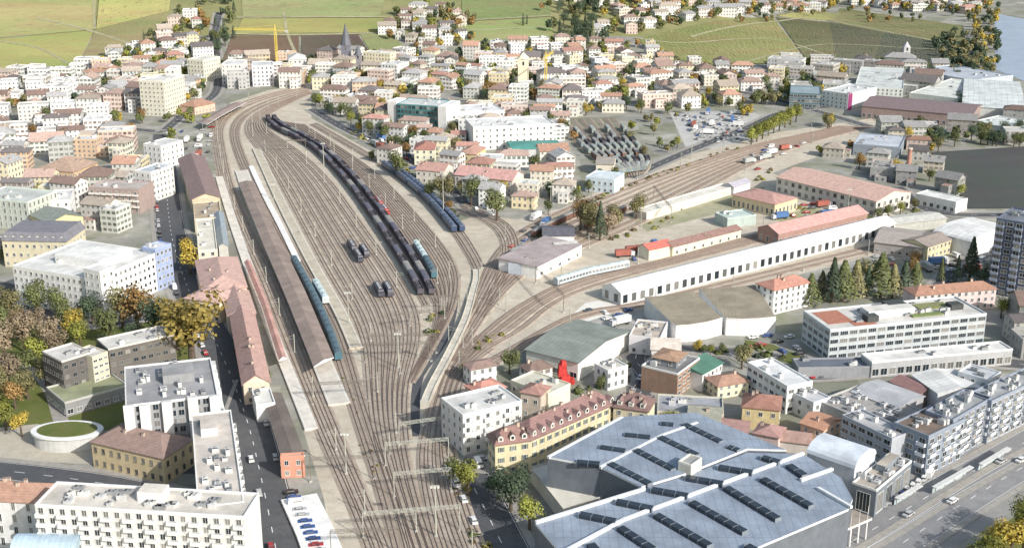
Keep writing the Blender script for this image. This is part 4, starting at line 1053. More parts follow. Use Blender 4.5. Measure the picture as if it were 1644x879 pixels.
hb((1286, 678), (1322, 690), (1336, 668), 7, (.72, .5, .36), 'gable', (.55, .30, .2), 'orange gabled house right of the yellow house', 'house', floors=2, faces='fr', chim=1)
hb((1210, 694), (1250, 702), (1262, 686), 6, (.7, .55, .5), 'hip', (.50, .30, .27), 'pink hipped house in front of the yellow house', 'house', floors=1, faces='f', chim=1)
hb((1148, 690), (1200, 696), (1204, 676), 5, (.6, .45, .4), 'gable', (.36, .22, .2), 'low brown roofed outbuilding behind the mall', 'outbuilding')
hb((1252, 706), (1300, 712), (1312, 696), 4, (.6, .55, .5), 'gable', (.40, .26, .22), 'low shed between the orange house and the mall', 'outbuilding')
hb((1200, 583), (1264, 622), (1288, 604), 10, WHT, 'flat', (.78, .79, .8), 'long white roofed office angled towards the mall', 'office block', floors=3, faces='fr', sp=3, ws=(2.2, 1.3), units=3)
hb((1264, 628), (1306, 648), (1322, 634), 7, (.7, .72, .76), 'flat', (.5, .5, .52), 'lower grey continuation of the white roofed office', 'office block', floors=2, faces='fr', units=3)
hb((1333, 531), (1584, 505), (1560, 474), 12.5, (.62, .67, .70), 'flat', (.66, .64, .60), 'white terraced block with planted roof and red terraces', 'office block', floors=4, faces='fl', sp=3.8, ws=(3.3, 1.6), style='band', units=22, fc=(.6, .63, .66), pent=(.3, .3, 3, -.05, 0))
_b = COL.objects[-1]
_r = [o for o in COL.objects if o.get('label', '').startswith('white terraced block')][0]; _g = box3((1333, 531), (1584, 505), (1560, 474), 12.5)
for (u, v, w_, d_, nm, m_, hh) in [(-.38, .1, .16, .62, 'red_terrace', (.45, .2, .14), .1), (-.26, -.3, .14, .22, 'red_terrace', (.45, .2, .14), .1), (.1, -.1, .12, .2, 'red_terrace', (.5, .25, .18), .1), (-.12, .0, .1, .24, 'dark_pergola', (.07, .08, .08), 2.6),
        (.03, .2, .12, .24, 'dark_pergola', (.07, .08, .08), 3), (-.2, -.22, .07, .2, 'dark_pergola', (.08, .09, .09), 2.4), (.27, .15, .2, .3, 'planted_bed', (.25, .26, .12), .4), (.16, -.24, .2, .14, 'planted_bed', (.2, .24, .1), .5), (.38, -.05, .08, .2, 'dark_pergola', (.07, .08, .08), 2.2)]:
    mb = MB(); mb.box((u * _g[3], v * _g[4], 12.66), (w_ * _g[3], d_ * _g[4], hh), M_plain(m_, .8, .25, .8)); mb.build(nm, _r)
hb((1400, 583), (1626, 562), (1618, 548), 6, (.45, .46, .48), 'flat', (.74, .73, .7), 'long narrow white roofed arcade in front of the terraced block', 'arcade', floors=1, faces='f', sp=3.4, ws=(2.6, 2.6), base=(.8, .8, .78), units=5)
hb((1282, 592), (1405, 590), (1400, 575), 4, (.3, .31, .33), 'flat', (.16, .18, .22), 'low dark roofed garage below the terraced block', 'garage', units=3)
hb((1470, 474), (1600, 463), (1596, 450), 9, (.74, .6, .58), 'hip', (.50, .28, .2), 'long pink house with terracotta roof behind the terraced block', 'house', floors=3, faces='fr', sp=3.1, chim=4)
hb((1243, 466), (1304, 452), (1296, 436), 11, WHT, 'hip', (.52, .26, .2), 'white house with red tiled roof beside the conifers', 'apartment block', floors=4, faces='fl', sp=3, chim=3)
hb((1465, 601), (1506, 630), (1562, 612), 8, (.72, .73, .74), 'gable', (.75, .75, .73), 'white roofed hall right of the red brown sheds', 'hall', floors=1, faces='fr', rise=1.6, seam=2)
hb((1538, 598), (1588, 612), (1596, 596), 10, (.74, .76, .78), 'flat', (.6, .62, .64), 'white box building right of the white hall', 'building', floors=3, faces='fr', units=2)
hb((1312, 645), (1420, 690), (1480, 660), 6, (.45, .45, .43), 'flat', (.40, .38, .36), 'wide grey workshop roof dotted with rooftop plant', 'workshop', floors=1, faces='fr', units=26, seam=3)
hb((1368, 628), (1440, 655), (1480, 634), 6.5, (.48, .48, .5), 'gable', (.50, .51, .53), 'grey ribbed shed behind the wide workshop roof', 'workshop', rise=1.2, seam=1.5, occ=False)
hb((1430, 612), (1476, 632), (1492, 618), 6, (.4, .3, .27), 'gable', (.30, .17, .16), 'red brown shed left of the white hall', 'outbuilding', rise=1.6)
hb((1352, 668), (1432, 706), (1452, 690), 12, (.42, .45, .5), 'flat', (.45, .45, .46), 'grey glazed office left of the blue balcony flats', 'office block', floors=4, faces='f', sp=3.2, ws=(2.6, 1.5), units=7)
hb((1435, 680), (1491, 702), (1534, 668), 14, (.25, .29, .36), 'flat', (.22, .17, .14), 'near corner of the blue balcony flats with brown roof', 'apartment block', floors=4, faces='fr', sp=3.3, ws=(2.2, 1.6), balc='fr', bk=2, bc=(.75, .78, .82), units=12)
hb((1530, 676), (1592, 640), (1566, 616), 15, (.26, .30, .38), 'flat', (.34, .35, .36), 'middle section of the blue balcony flats', 'apartment block', floors=5, faces='f', sp=3.3, ws=(2.2, 1.6), balc='f', bk=2, bc=(.75, .78, .82), units=14)
hb((1592, 646), (1690, 600), (1660, 585), 15, (.27, .31, .38), 'flat', (.38, .39, .4), 'far section of the blue balcony flats at the right edge', 'apartment block', floors=5, faces='f', sp=3.3, ws=(2.2, 1.6), balc='f', bk=2, bc=(.7, .74, .78), units=14)
hb((1368, 776), (1407, 789), (1485, 748), 8.5, (.22, .25, .29), 'flat', (.42, .38, .33), 'terraced block with dark glass bays beside the mall', 'office block', floors=1, faces='fr', sp=5.5, ws=(4.2, 6), base=(.72, .72, .7), units=12, style='band', pent=(.4, .4, 2.2, -.1, .2))
# right middle
hb((997, 470), (1438, 357), (1420, 345), 6, (.80, .80, .79), 'gable', (.76, .77, .79), 'very long white shed with a row of dark arched windows', 'shed', floors=1, faces='fl', sp=5.0, ws=(2.7, 3.7), style='arch', rise=2.6, eave=.4, seam=3, fc=(.7, .7, .7))
hb((1250, 375), (1393, 342), (1375, 329), 7, (.40, .26, .22), 'gable', (.58, .33, .30), 'red roofed engine shed behind the long white shed', 'shed', rise=3, floors=1, faces='fl', sp=3.4, ws=(1.6, 3))
hb((1247, 284), (1407, 323), (1462, 308), 9, (.60, .58, .54), 'gable', (.60, .40, .34), 'large workshop with pink tiled roof and two window rows', 'workshop', floors=2, faces='fr', sp=4.6, ws=(2.2, 2.2), rise=3.6, fc=(.5, .5, .48))
hb((1176, 312), (1244, 328), (1284, 318), 7, (.74, .62, .42), 'hip', (.54, .32, .28), 'small cream workshop with pink roof left of the large workshop', 'workshop', floors=1, faces='fr', sp=3, ws=(1.5, 3), rise=2.5)
hb((1080, 396), (1190, 368), (1183, 360), 5, (.76, .72, .58), 'gable', (.36, .22, .19), 'long cream goods shed with brown roof', 'goods shed', floors=1, faces='f', sp=6, rise=1.8)
hb((1042, 401), (1079, 393), (1072, 384), 5.4, (.76, .72, .58), 'gable', (.62, .16, .13), 'bright red roofed end of the goods shed', 'goods shed', rise=2)
hb((862, 428), (934, 392), (890, 374), 6, WHT, 'shed', (.42, .36, .36), 'white wedge warehouse between the tracks', 'warehouse', rise=.8, floors=1, faces='f', sp=8, ws=(2, 1.4))
hb((816, 424), (860, 429), (868, 412), 5, (.5, .55, .62), 'flat', (.62, .64, .66), 'low blue grey annex of the wedge warehouse', 'annex', units=4)
hb((872, 378), (922, 378), (930, 362), 5, (.7, .7, .7), 'gable', (.15, .15, .18), 'dark roofed shed beside the brown trees', 'shed', rise=1.5)
hb((1038, 343), (1180, 300), (1172, 292), 4, (.72, .7, .62), 'flat', (.72, .69, .62), 'long pale flat roofed loading dock', 'loading dock')
hb((1178, 300), (1205, 292), (1200, 285), 5, (.6, .6, .65), 'gable', (.5, .48, .55), 'small lilac roofed hut at the end of the loading dock', 'hut')
hb((1168, 352), (1214, 346), (1208, 335), 5, (.5, .58, .55), 'flat', (.55, .64, .6), 'pale green roofed hut behind the red goods shed', 'hut', units=2)
hb((895, 400), (930, 396), (935, 386), 5, (.75, .75, .72), 'gable', (.6, .6, .58), 'pale hut at the wedge warehouse tip', 'hut', occ=False)
hb((1490, 396), (1558, 374), (1535, 358), 7, (.72, .64, .42), 'gable', (.42, .36, .32), 'yellow fronted depot with tan roof', 'depot', floors=2, faces='f', sp=3.2, rise=2)
hb((1404, 388), (1488, 398), (1530, 376), 6, (.5, .45, .42), 'gable', (.40, .35, .32), 'tan roofed depot sheds left of the yellow front', 'depot', rise=2, floors=1, faces='fl')
hb((1500, 372), (1560, 388), (1598, 360), 8, (.76, .76, .75), 'vault', (.78, .78, .77), 'large white vaulted hall right of the depot', 'hall', rise=3, seam=3)
hb((1420, 362), (1520, 350), (1505, 338), 5, (.6, .6, .55), 'gable', (.66, .65, .6), 'long pale shed behind the tan depot', 'shed', rise=1.2)
hb((1600, 352), (1660, 362), (1690, 345), 34, (.12, .15, .22), 'flat', (.2, .22, .26), 'dark tall apartment tower at the right edge', 'tower', floors=11, faces='fl', sp=3.6, ws=(2.6, 1.7), balc='fl', bk=2, bc=(.3, .35, .45), units=4)
hb((1470, 312), (1535, 326), (1545, 318), 6, (.75, .75, .72), 'flat', (.74, .74, .72), 'white roofed hall with dark windows below the chimney', 'hall', floors=1, faces='f', sp=4, ws=(2, 2))
# upper middle
hb((622, 164), (636, 165), (642, 158), 18, WHT, 'flat', (.75, .75, .74), 'white end slab of the green glass office', 'office block', occ=False)
hb((637, 168), (703, 172), (706, 161), 17, (.09, .26, .27), 'flat', (.6, .62, .62), 'green glass office with horizontal bands', 'office block', floors=5, faces='f', sp=2.6, ws=(2.4, 2.3), fc=(.12, .3, .32), units=3)
hb((703, 172), (716, 173), (722, 162), 18, WHT, 'flat', (.75, .75, .74), 'white stair slab right of the green glass office', 'office block', occ=False)
hb((716, 184), (810, 178), (808, 166), 12, WHT, 'flat', (.76, .76, .76), 'long white modern wing behind the hospital', 'hospital', floors=3, faces='f', units=6, sp=3.6)
hb((760, 206), (890, 200), (884, 186), 15, WHT, 'flat', (.77, .77, .76), 'white hospital wing with scattered windows', 'hospital', floors=4, faces='fr', sp=4.2, units=7)
hb((820, 240), (900, 238), (896, 226), 5, WHT, 'vault', (.10, .30, .27), 'low hall with green curved roof', 'hall', rise=1.8)
hb((665, 240), (697, 240), (700, 230), 10, (.7, .68, .52), 'hip', (.5, .24, .2), 'cream house with red roof beside the round green tree', 'house', floors=3, faces='f')
hb((735, 246), (763, 248), (768, 236), 9, YEL, 'hip', (.5, .3, .24), 'bright yellow house with brown roof', 'house', floors=2, faces='f')
hb((957, 263), (985, 264), (984, 253), 7, (.78, .72, .62), 'gable', (.36, .33, .3), 'small cream signal house beside the sidings', 'house', floors=1, faces='f', sp=5, ws=(2, 2))
hb((940, 285), (986, 290), (990, 278), 8, (.62, .72, .80), 'flat', (.66, .72, .76), 'pale blue box building beside the tracks', 'building', floors=2, faces='f')
hb((730, 280), (822, 290), (826, 278), 8, (.74, .68, .62), 'gable', (.56, .33, .3), 'long house with red pink roof above the trees', 'house', floors=2, faces='f', chim=3)
hb((668, 272), (712, 276), (716, 266), 8, (.75, .7, .62), 'gable', (.5, .3, .26), 'row house with faded red roof', 'house', floors=2, faces='f', chim=2)
# upper right
hb((1268, 150), (1318, 152), (1322, 140), 11, (.12, .2, .24), 'flat', (.3, .38, .42), 'teal glass block in the upper right', 'office block', floors=3, faces='f', sp=2.6, ws=(2.3, 2))
hb((1320, 146), (1362, 152), (1372, 136), 12, (.62, .66, .66), 'flat', (.66, .68, .68), 'pale grey office left of the magenta panel', 'office block', floors=4, faces='f', units=4)
hb((1363, 152), (1369, 152), (1369.5, 150), 12, (.36, .07, .2), 'flat', (.6, .6, .6), 'magenta panel stair block', 'stair tower', occ=False)
hb((1372, 140), (1450, 144), (1462, 112), 11, (.62, .66, .64), 'flat', (.6, .63, .62), 'large pale office complex right of the magenta panel', 'office block', floors=4, faces='f', units=12)
hb((1460, 150), (1560, 162), (1600, 135), 8, (.7, .72, .66), 'flat', (.68, .70, .66), 'large pale flat depot roof', 'depot', seam=4, units=4)
hb((1545, 170), (1644, 176), (1650, 132), 9, (.68, .72, .7), 'gable', (.64, .68, .68), 'large white depot roof by the river', 'depot', seam=4, rise=2.5)
hb((1384, 170), (1560, 186), (1556, 166), 9, (.36, .27, .25), 'gable', (.24, .18, .19), 'long brick hall with dark roof in the upper right', 'hall', floors=1, faces='f', sp=4, ws=(2, 2.6), rise=3)
hb((1464, 112), (1560, 130), (1570, 112), 8, (.5, .55, .62), 'flat', (.46, .50, .56), 'blue grey sheds below the shaded field', 'shed', units=6)
hb((1370, 232), (1445, 238), (1450, 220), 7, (.3, .34, .4), 'flat', (.52, .56, .62), 'pale blue roofed depot in front of the dark trees', 'depot', units=5, floors=1, faces='f')
hb((1560, 196), (1650, 212), (1660, 196), 6, (.6, .64, .62), 'flat', (.66, .7, .68), 'white low halls near the right edge', 'hall', units=4)

# roundhouse sectors
def sector(label, pf, pb, h, wallc, rc):
    Fp = [P(*q, h) for q in pf]; Bp = [P(*q, h) for q in pb]
    poly = [p.xy for p in Fp] + [p.xy for p in Bp[::-1]]
    c = sum((Vector(p) for p in poly), Vector((0, 0))) / len(poly); poly = [Vector(p) - c for p in poly]
    o = thing('roundhouse_segment', label, 'roundhouse', (c.x, c.y, 0)); occupy((c.x, c.y, 0, 40, 26))
    mb = MB(); mb.prism([tuple(p) for p in poly], 0, h, M_wall(wallc), cap=False); mb.build('wall', o)
    mb = MB(); n = len(Fp)
    for i in range(n - 1):
        f0, f1 = Fp[i].xy - c, Fp[i + 1].xy - c; b0, b1 = Bp[i].xy - c, Bp[i + 1].xy - c
        mb.face([(*f0, h + .1), (*f1, h + .1), (*b1, h + 1.6), (*b0, h + 1.6)], M_flat(rc, 1.5))
        mb.face([(*b0, h + 1.6), (*b1, h + 1.6), (*b1, h - .2), (*b0, h - .2)], WHITE)
        m0 = f0.lerp(b0, .5); m1 = f1.lerp(b1, .5); e = (m1 - m0)
        mb.face([(*f0, h + .12), (*f1, h + .12), (*f1, h + .5), (*f0, h + .5)], WHITE)
    for i, s in ((0, 1), (n - 1, -1)):
        f, b = Fp[i].xy - c, Bp[i].xy - c
        mb.face([(*f, h - .1), (*b, h - .1), (*b, h + 1.6), (*f, h + .1)][::s], WHITE)
    mb.build('roof', o)
patch('pale_path', [(868, 548), (940, 486), (962, 482), (1000, 492), (980, 504), (930, 520), (895, 548)], M_plain((.75, .73, .68), .9, .12, .3), .045)
sector('left half of the curved roundhouse with brown roof', [(1085, 524), (1110, 522), (1135, 518), (1160, 511)], [(1035, 482), (1060, 480), (1085, 477), (1112, 472)], 7, (.85, .85, .84), (.33, .29, .225))
sector('right half of the curved roundhouse with brown roof', [(1166, 512), (1192, 513), (1220, 512), (1246, 509)], [(1122, 468), (1150, 468), (1180, 466), (1212, 462)], 7, (.85, .85, .84), (.33, .29, .225))

# mall
def W2(q, h): p = P(*q, h); return Vector((p.x, p.y))
hm = 14.0
c0 = W2((1120, 790), hm); o = thing('shopping_mall', 'sprawling mall with blue grey roof and dark skylight strips', 'shopping mall', (c0.x, c0.y, 0)); MALL = o
RM = M_flat((.30, .355, .44), 2.4, .5); MW = M_plain((.15, .17, .20), .5, .2, .3); TRIM = M_plain((.72, .74, .76), .6, .1)
up = [(879, 735), (964, 751), (1030, 783), (1100, 762), (1200, 722), (1262, 724), (1117, 664), (997, 671)]
lo = [(859, 838), (900, 886), (935, 940), (1010, 975), (1224, 874), (1362, 816), (1369, 800), (1350, 766), (1290, 728), (1200, 726), (1100, 764), (1030, 785)]
def area(p): return sum(p[i].x * p[(i + 1) % len(p)].y - p[(i + 1) % len(p)].x * p[i].y for i in range(len(p)))
for poly, zt in ((up, hm + .6), (lo, hm)):
    pw = [W2(q, hm) - c0 for q in poly]
    if area(pw) < 0: pw = pw[::-1]
    mb = MB(); mb.prism([tuple(p) for p in pw], 0, zt - .7, MW, cap=False); mb.build('wall', o)
    mb = MB(); mb.prism([tuple(p) for p in pw], zt - .7, zt, TRIM, top=RM); mb.build('roof', o)
cc = P(1120, 790); OCC.append((cc.x, cc.y, 75, 0, 62, 48)); cc2 = P(1020, 740); OCC.append((cc2.x, cc2.y, 45, 0, 35, 25)); cc2 = P(1230, 860); OCC.append((cc2.x, cc2.y, 45, 0, 35, 35))
T = lambda x, y: (810 + x / 3.907, 654 + y / 3.907)
T2 = lambda x, y: (1224 + x / 3.907, 654 + y / 3.907)
sky = [(T(980, 98), T(1060, 104)), (T(1125, 100), T(1360, 212)), (T(975, 182), T(1212, 296)), (T(822, 262), T(1060, 385)), (T(662, 347), T(915, 476)), (T(752, 167), T(915, 183)),
       (T(598, 244), T(760, 268)), (T(452, 337), T(598, 350)), (T(1402, 242), T(1470, 266)), (T(1342, 367), T(1555, 402)), (T(1137, 432), T(1370, 472)), (T(922, 508), T(1150, 548)),
       (T(702, 582), T(930, 628)), (T(472, 662), T(700, 708)), (T(724, 745), T(935, 885)), (T(950, 665), T(1290, 862)), (T(1172, 586), T(1510, 776)), (T(1388, 494), T2(100, 694)),
       (T2(0, 440), T2(308, 614)), (T2(167, 356), T2(268, 424)), (T2(0, 306), T2(108, 338)), (T(540, 850), T(640, 960)), (T(1520, 860), T(1700, 960))]
for a, b in sky:
    A, B = W2(a, hm + .9) - c0, W2(b, hm + .9) - c0; e = B - A; L = e.length; rz = math.atan2(e.y, e.x); m = (A + B) / 2
    w = MB(); w.box((0, 0, 0), (L, 2.3, 1.1), M_plain((.03, .04, .055), .15, .4, .3, spec=.5), taper=.97)
    n = max(2, int(L / 3.2))
    for k in range(n + 1): w.box((-L / 2 + L * k / n, 0, .02), (.14, 2.4, 1.16), M_plain((.2, .23, .27)))
    w.build('skylight', o, (m.x, m.y, hm + .0), rz)
for a, b in [((999, 833), (1290, 726)), (T(600, 372), T(985, 172)), (T(985, 172), T(1210, 92)), ((880, 733), (999, 669)), ((860, 837), (1035, 783)), ((905, 884), (1000, 833)), (T2(240, 450), T2(440, 380)), (T2(350, 500), T2(560, 620))]:
    A, B = W2(a, hm + .6) - c0, W2(b, hm + .6) - c0; e = B - A; m = (A + B) / 2
    w = MB(); w.box((0, 0, 0), (e.length, .9, .8), TRIM); w.build('ridge_beam', o, (m.x, m.y, hm + .05), math.atan2(e.y, e.x))
hb(T(1090, 345), T(1170, 372), T(1270, 335), hm + 3, (.74, .72, .64), 'flat', (.42, .42, .42), 'small pale plant house on top of the mall roof', 'plant room', name='plant_room', occ=False)
COL.objects[-1]
hb((1296, 726), (1372, 752), (1406, 728), 12, (.6, .64, .7), 'vault', (.66, .72, .80), 'smooth pale vaulted roof hall beside the mall', 'hall', rise=3.5, eave=.2)
tp = [W2(q, 4.5) for q in [(852, 752), (905, 820), (985, 792), (880, 744)]]; c1 = sum(tp, Vector((0, 0))) / 4; tp = [p - c1 for p in tp]
if area(tp) < 0: tp = tp[::-1]
o = thing('terrace', 'triangular beige terrace at the left tip of the mall', 'terrace', (c1.x, c1.y, 0)); mb = MB(); mb.prism([tuple(p) for p in tp], 0, 4.5, M_plain((.66, .63, .55), .9, .15, .3)); mb.build('deck', o)
mb = MB(); mb.prism([tuple(p * 1.01) for p in tp], 4.5, 5.3, M_plain((.6, .58, .54)), cap=False); mb.build('parapet', o)
cv = [W2(q, 6) for q in [(1278, 885), (1400, 832), (1370, 818), (1245, 872)]]; c1 = sum(cv, Vector((0, 0))) / 4; cv = [p - c1 for p in cv]
if area(cv) < 0: cv = cv[::-1]
o = thing('entrance_canopy', 'flat canopy with white edge along the mall front', 'canopy', (c1.x, c1.y, 0)); mb = MB(); mb.prism([tuple(p) for p in cv], 5.6, 6.3, M_plain((.75, .76, .7)), top=M_flat((.34, .30, .26))); mb.face([(*p, 5.6) for p in cv][::-1], WHITE); mb.build('roof', o)
a, b = P(1278, 885, 6).xy - c1, P(1400, 832, 6).xy - c1
for k in range(9):
    p = a.lerp(b, (k + .5) / 9); mb = MB(); mb.cyl((p.x * .98, p.y * .98, 0), .25, 5.6, WHITE, 8); mb.build('column', o)
    p = a.lerp(b, (k + .3) / 9); mb = MB(); mb.cyl((p.x * 1.02, p.y * 1.02, 6.3), .08, 4.5, WHITE, 6, .04); mb.build('flagpole', o)

# landmarks: church tower, spires, cranes, chimney, sculpture
def church(px, py, h, label, wc, spire, w=7):
    p = P(px, py); o = thing('church_tower', label, 'church tower', tuple(p)); m = M_wall(wc)
    mb = MB(); mb.box((0, 0, -1), (w, w, h + 1), m); mb.box((0, 0, h * .72), (w + .4, w + .4, .4), m); mb.box((0, 0, h), (w + .6, w + .6, .4), m); mb.build('wall', o)
    for s, ra in (((0, -w / 2), 0), ((w / 2, 0), math.pi / 2)): obj('window', win_mesh(1.6, 3, 'arch', (.5, .5, .5)), o, (s[0], s[1], h * .8), ra)
    mb = MB(); mb.cyl((0, 0, h + .4), w * .62, spire, M_plain((.14, .15, .18) if spire > 8 else wc, .6), 8, .15); mb.build('spire', o)
    OCC.append((p.x, p.y, w, 0, w / 2 + 2, w / 2 + 2))
church(840, 140, 24, 'cream church tower in the middle of the town', (.78, .72, .56), 5, 9)
church(557, 108, 20, 'dark slate church with needle spire before the vineyards', (.2, .2, .25), 20, 8)
church(576, 112, 13, 'smaller dark pinnacled tower right of the needle spire', (.3, .28, .3), 10, 6)
church(1453, 100, 14, 'small pale tower under the shaded field', (.6, .6, .62), 5, 6)
def crane(px, py, h, jib, label, rz):
    p = P(px, py); o = thing('tower_crane', label, 'crane', tuple(p), rz, 'yellow tower cranes'); m = M_plain((.75, .58, .10), .5, .1)
    mb = MB()
    for x in (-.8, .8):
        for y in (-.8, .8): mb.box((x, y, 0), (.3, .3, h), m)
    for k in range(int(h / 2)): bar(mb, (-.8, -.8, k * 2), (.8, -.8, k * 2 + 2), .1, m); bar(mb, (.8, -.8, k * 2), (.8, .8, k * 2 + 2), .1, m)
    mb.box((0, 0, 0), (4, 4, 1), CONC); mb.build('mast', o)
    mb = MB(); mb.box((jib / 2 - 6, -.5, h), (jib + 12, .3, .35), m, bottom=True); mb.box((jib / 2 - 6, .5, h), (jib + 12, .3, .35), m, bottom=True); mb.box((jib / 2, 0, h + 1.3), (jib, .3, .3), m)
    for k in range(int(jib / 2)): bar(mb, (k * 2, -.5, h), (k * 2 + 1, 0, h + 1.3), .08, m); bar(mb, (k * 2 + 1, 0, h + 1.3), (k * 2 + 2, .5, h), .08, m)
    mb.build('jib', o); mb = MB(); mb.box((0, 0, h + .3), (1, 1, 5), m, taper=.3); bar(mb, (0, 0, h + 5), (jib * .7, 0, h + 1.4), .07, m); bar(mb, (0, 0, h + 5), (-10, 0, h + .4), .07, m); mb.build('apex', o)
    mb = MB(); mb.box((-10, 0, h - 1.6), (3, 1.6, 2), CONC); mb.build('counterweight', o)
    mb = MB(); mb.box((.6, -1.3, h - 2), (1.5, 1.4, 2), M_plain((.7, .7, .7))); mb.build('cab', o)
crane(446, 122, 40, 38, 'yellow tower crane on the left with a long jib', R(172)); crane(876, 146, 28, 26, 'yellow tower crane right of the church tower', R(75))
p = P(1456, 292); o = thing('brick_chimney', 'tall brick factory chimney near the ploughed field', 'chimney', tuple(p)); mb = MB(); mb.cyl((0, 0, 0), 1.8, 20, M_plain((.45, .25, .2), .9, .25, .4), 12, 1.2); mb.build('shaft', o)
mb = MB(); mb.cyl((0, 0, 20), 1.5, .9, M_plain((.6, .5, .45)), 12, 1.4); mb.build('cap', o); mb = MB(); mb.box((0, 0, 0), (5, 5, 2.2), M_plain((.42, .26, .22))); mb.build('plinth', o)
p = P(907, 614); o = thing('red_sculpture', 'bright red angular sculpture beside the grey roofed hall', 'sculpture', tuple(p)); rm = M_plain((.55, .05, .045), .7, .35, 1.2)
mb = MB(); mb.box((0, 0, 0), (4.4, 3.2, 3), rm, .3, taper=.75); mb.box((-1, 0, 3), (3.4, 2.8, 4.4), rm, .15, taper=.8); mb.box((2.2, -.2, 0), (2.8, 2.4, 2.2), rm, -.3, taper=.6); mb.build('body', o)
mb = MB(); mb.box((-.8, 0, 7.4), (2.4, 2, 1.6), rm, .5, taper=.6); mb.build('head', o)

# shelters, ramps, bits on the plaza
for a, b, t in [((1440, 800), (1478, 778), 'left tram shelter on the plaza'), ((1500, 782), (1560, 748), 'middle tram shelter on the plaza'), ((1575, 745), (1620, 718), 'right tram shelter on the plaza')]:
    A, B = P(*a, 3.2), P(*b, 3.2); e = B - A; rz = math.atan2(e.y, e.x); o = thing('tram_shelter', t, 'shelter', (A.x, A.y, 0), rz, 'tram shelters'); L = e.length
    mb = MB(); mb.box((L / 2, 0, 3.1), (L, 1.7, .22), M_plain((.62, .63, .62)), bottom=True); mb.build('roof', o)
    mb = MB(); mb.box((L / 2, 1.1, .4), (L * .9, .06, 2.4), M_plain((.4, .48, .52), .2)); mb.build('glass_panel', o)
    for k in range(4): mb = MB(); mb.box((L * (k + .5) / 4, .9, 0), (.16, .16, 3.1), GAN); mb.build('post', o)

# ------------------------------------------------------------------ cars
def mk_car(c, van=False):
    o = thing('parked_car', '', 'car'); m = M_plain(c, .25, .05, .3, spec=.5); mb = MB()
    if van:
        mb.box((0, 0, .35), (5.2, 1.95, .9), m); mb.box((-.3, 0, 1.25), (4.5, 1.9, .95), m, taper=.93); L = 5.2
    else:
        mb.box((0, 0, .32), (4.3, 1.75, .55), m, taper=.97); mb.box((-.2, 0, .86), (2.3, 1.6, .5), m, taper=.8); L = 4.3
    mb.build('body', o); g = MB()
    if van: g.box((1.75, 0, 1.3), (.5, 1.8, .6), GLASS); g.box((.2, 0, 1.45), (2.6, 1.92, .45), GLASS)
    else: g.box((-.2, 0, .9), (2.36, 1.66, .36), GLASS, taper=.84)
    g.build('window', o)
    for x in (-L * .31, L * .31):
        for s in (-1, 1): w = MB(); w.cyl((x, s * .8 - .1, .33), .33, 1, DARK, 10, ax=(0, .2, 0)); w.build('wheel', o)
    return o
CARC = [('white', (.75, .75, .75)), ('silver', (.45, .46, .48)), ('black', (.03, .03, .035)), ('blue', (.05, .1, .3)), ('dark grey', (.12, .12, .13)), ('red', (.4, .04, .04))]
CARS = [(n, proto(mk_car(c))) for n, c in CARC] + [('white van', proto(mk_car((.78, .78, .78), True)))]
rc_ = random.Random(5)
def car(x, y, rz, cn=None, group='parked cars'):
    k = rc_.choice([0, 0, 1, 1, 2, 3, 4, 5, 6]) if cn is None else cn
    n, src = CARS[k]; o = place(src, (x, y, terr(x, y) + .17), rz, '', group)
    later(o, (n if 'van' in n else n + ' car'), (x, y, 1))
def cars_on(pts, off, s0, gap, n, cn=None, jitter=.15):
    ln = offs(spline([P(*q) for q in pts], 3), off); d = 0; nx = s0
    for i in range(1, len(ln)):
        d += (ln[i] - ln[i - 1]).length
        if d > nx and n > 0:
            if rc_.random() < .8: e = ln[i] - ln[i - 1]; car(ln[i].x, ln[i].y, math.atan2(e.y, e.x) + rc_.choice((0, math.pi)), cn)
            nx = d + gap * rc_.uniform(.9, 1.6); n -= 1
cars_on([(266, 290), (276, 380), (305, 470), (352, 560), (392, 660), (418, 760), (448, 890)], 5.8, 10, 7, 30)
cars_on([(276, 380), (305, 470), (352, 560), (392, 660), (418, 760), (448, 890)], -5.8, 10, 9, 22)
cars_on([(392, 660), (418, 760), (448, 890)], 1.8, 10, 22, 6)
cars_on([(738, 740), (770, 800), (800, 860), (830, 920)], 5, 4, 8, 9)
cars_on([(738, 740), (770, 800), (800, 860), (830, 920)], -5, 4, 9, 8)
cars_on([(742, 742), (830, 745), (900, 718), (1000, 655), (1040, 610)], -3, 6, 7, 14)
cars_on([(1270, 600), (1420, 592), (1560, 580)], 4, 5, 8, 9)
cars_on([(1300, 905), (1400, 850), (1500, 790), (1600, 735)], 2.5, 5, 40, 3, 1)
cars_on([(1360, 925), (1450, 870), (1550, 805), (1650, 745)], -2.5, 5, 44, 3, 0)
cars_on([(1480, 500), (1530, 440), (1600, 400)], 3, 5, 9, 9)
cars_on([(800, 350), (760, 340), (720, 300), (640, 245), (560, 210)], 3, 5, 10, 14)
for i in range(11):   # parking row beside the brick kiosk
    p = P(468 + i * 4.4, 792 + i * 9.5); car(p.x, p.y, R(12), 3 if i in (1, 5, 6, 8) else None)
for i in range(9):    # lot next to the terraced block on the plaza
    p = P(1420 + i * 9, 812 - i * 6); car(p.x, p.y, R(60))
for j in range(5):
    for i in range(12):
        p = P(1092 + i * 8 + j * 7, 186 + i * .9 + j * 8)
        if rc_.random() < .72: car(p.x, p.y, R(80 if i % 2 else 84), rc_.choice([0, 1, 1, 4, 3]))
for j in range(4):
    for i in range(9):
        p = P(1320 + i * 12, 652 - j * 9 + i * 2)
for i in range(12):
    p = P(1290 + i * 13, 606 - i * .9); car(p.x, p.y, R(92), 0 if i in (3, 5, 9, 10, 11) else None)

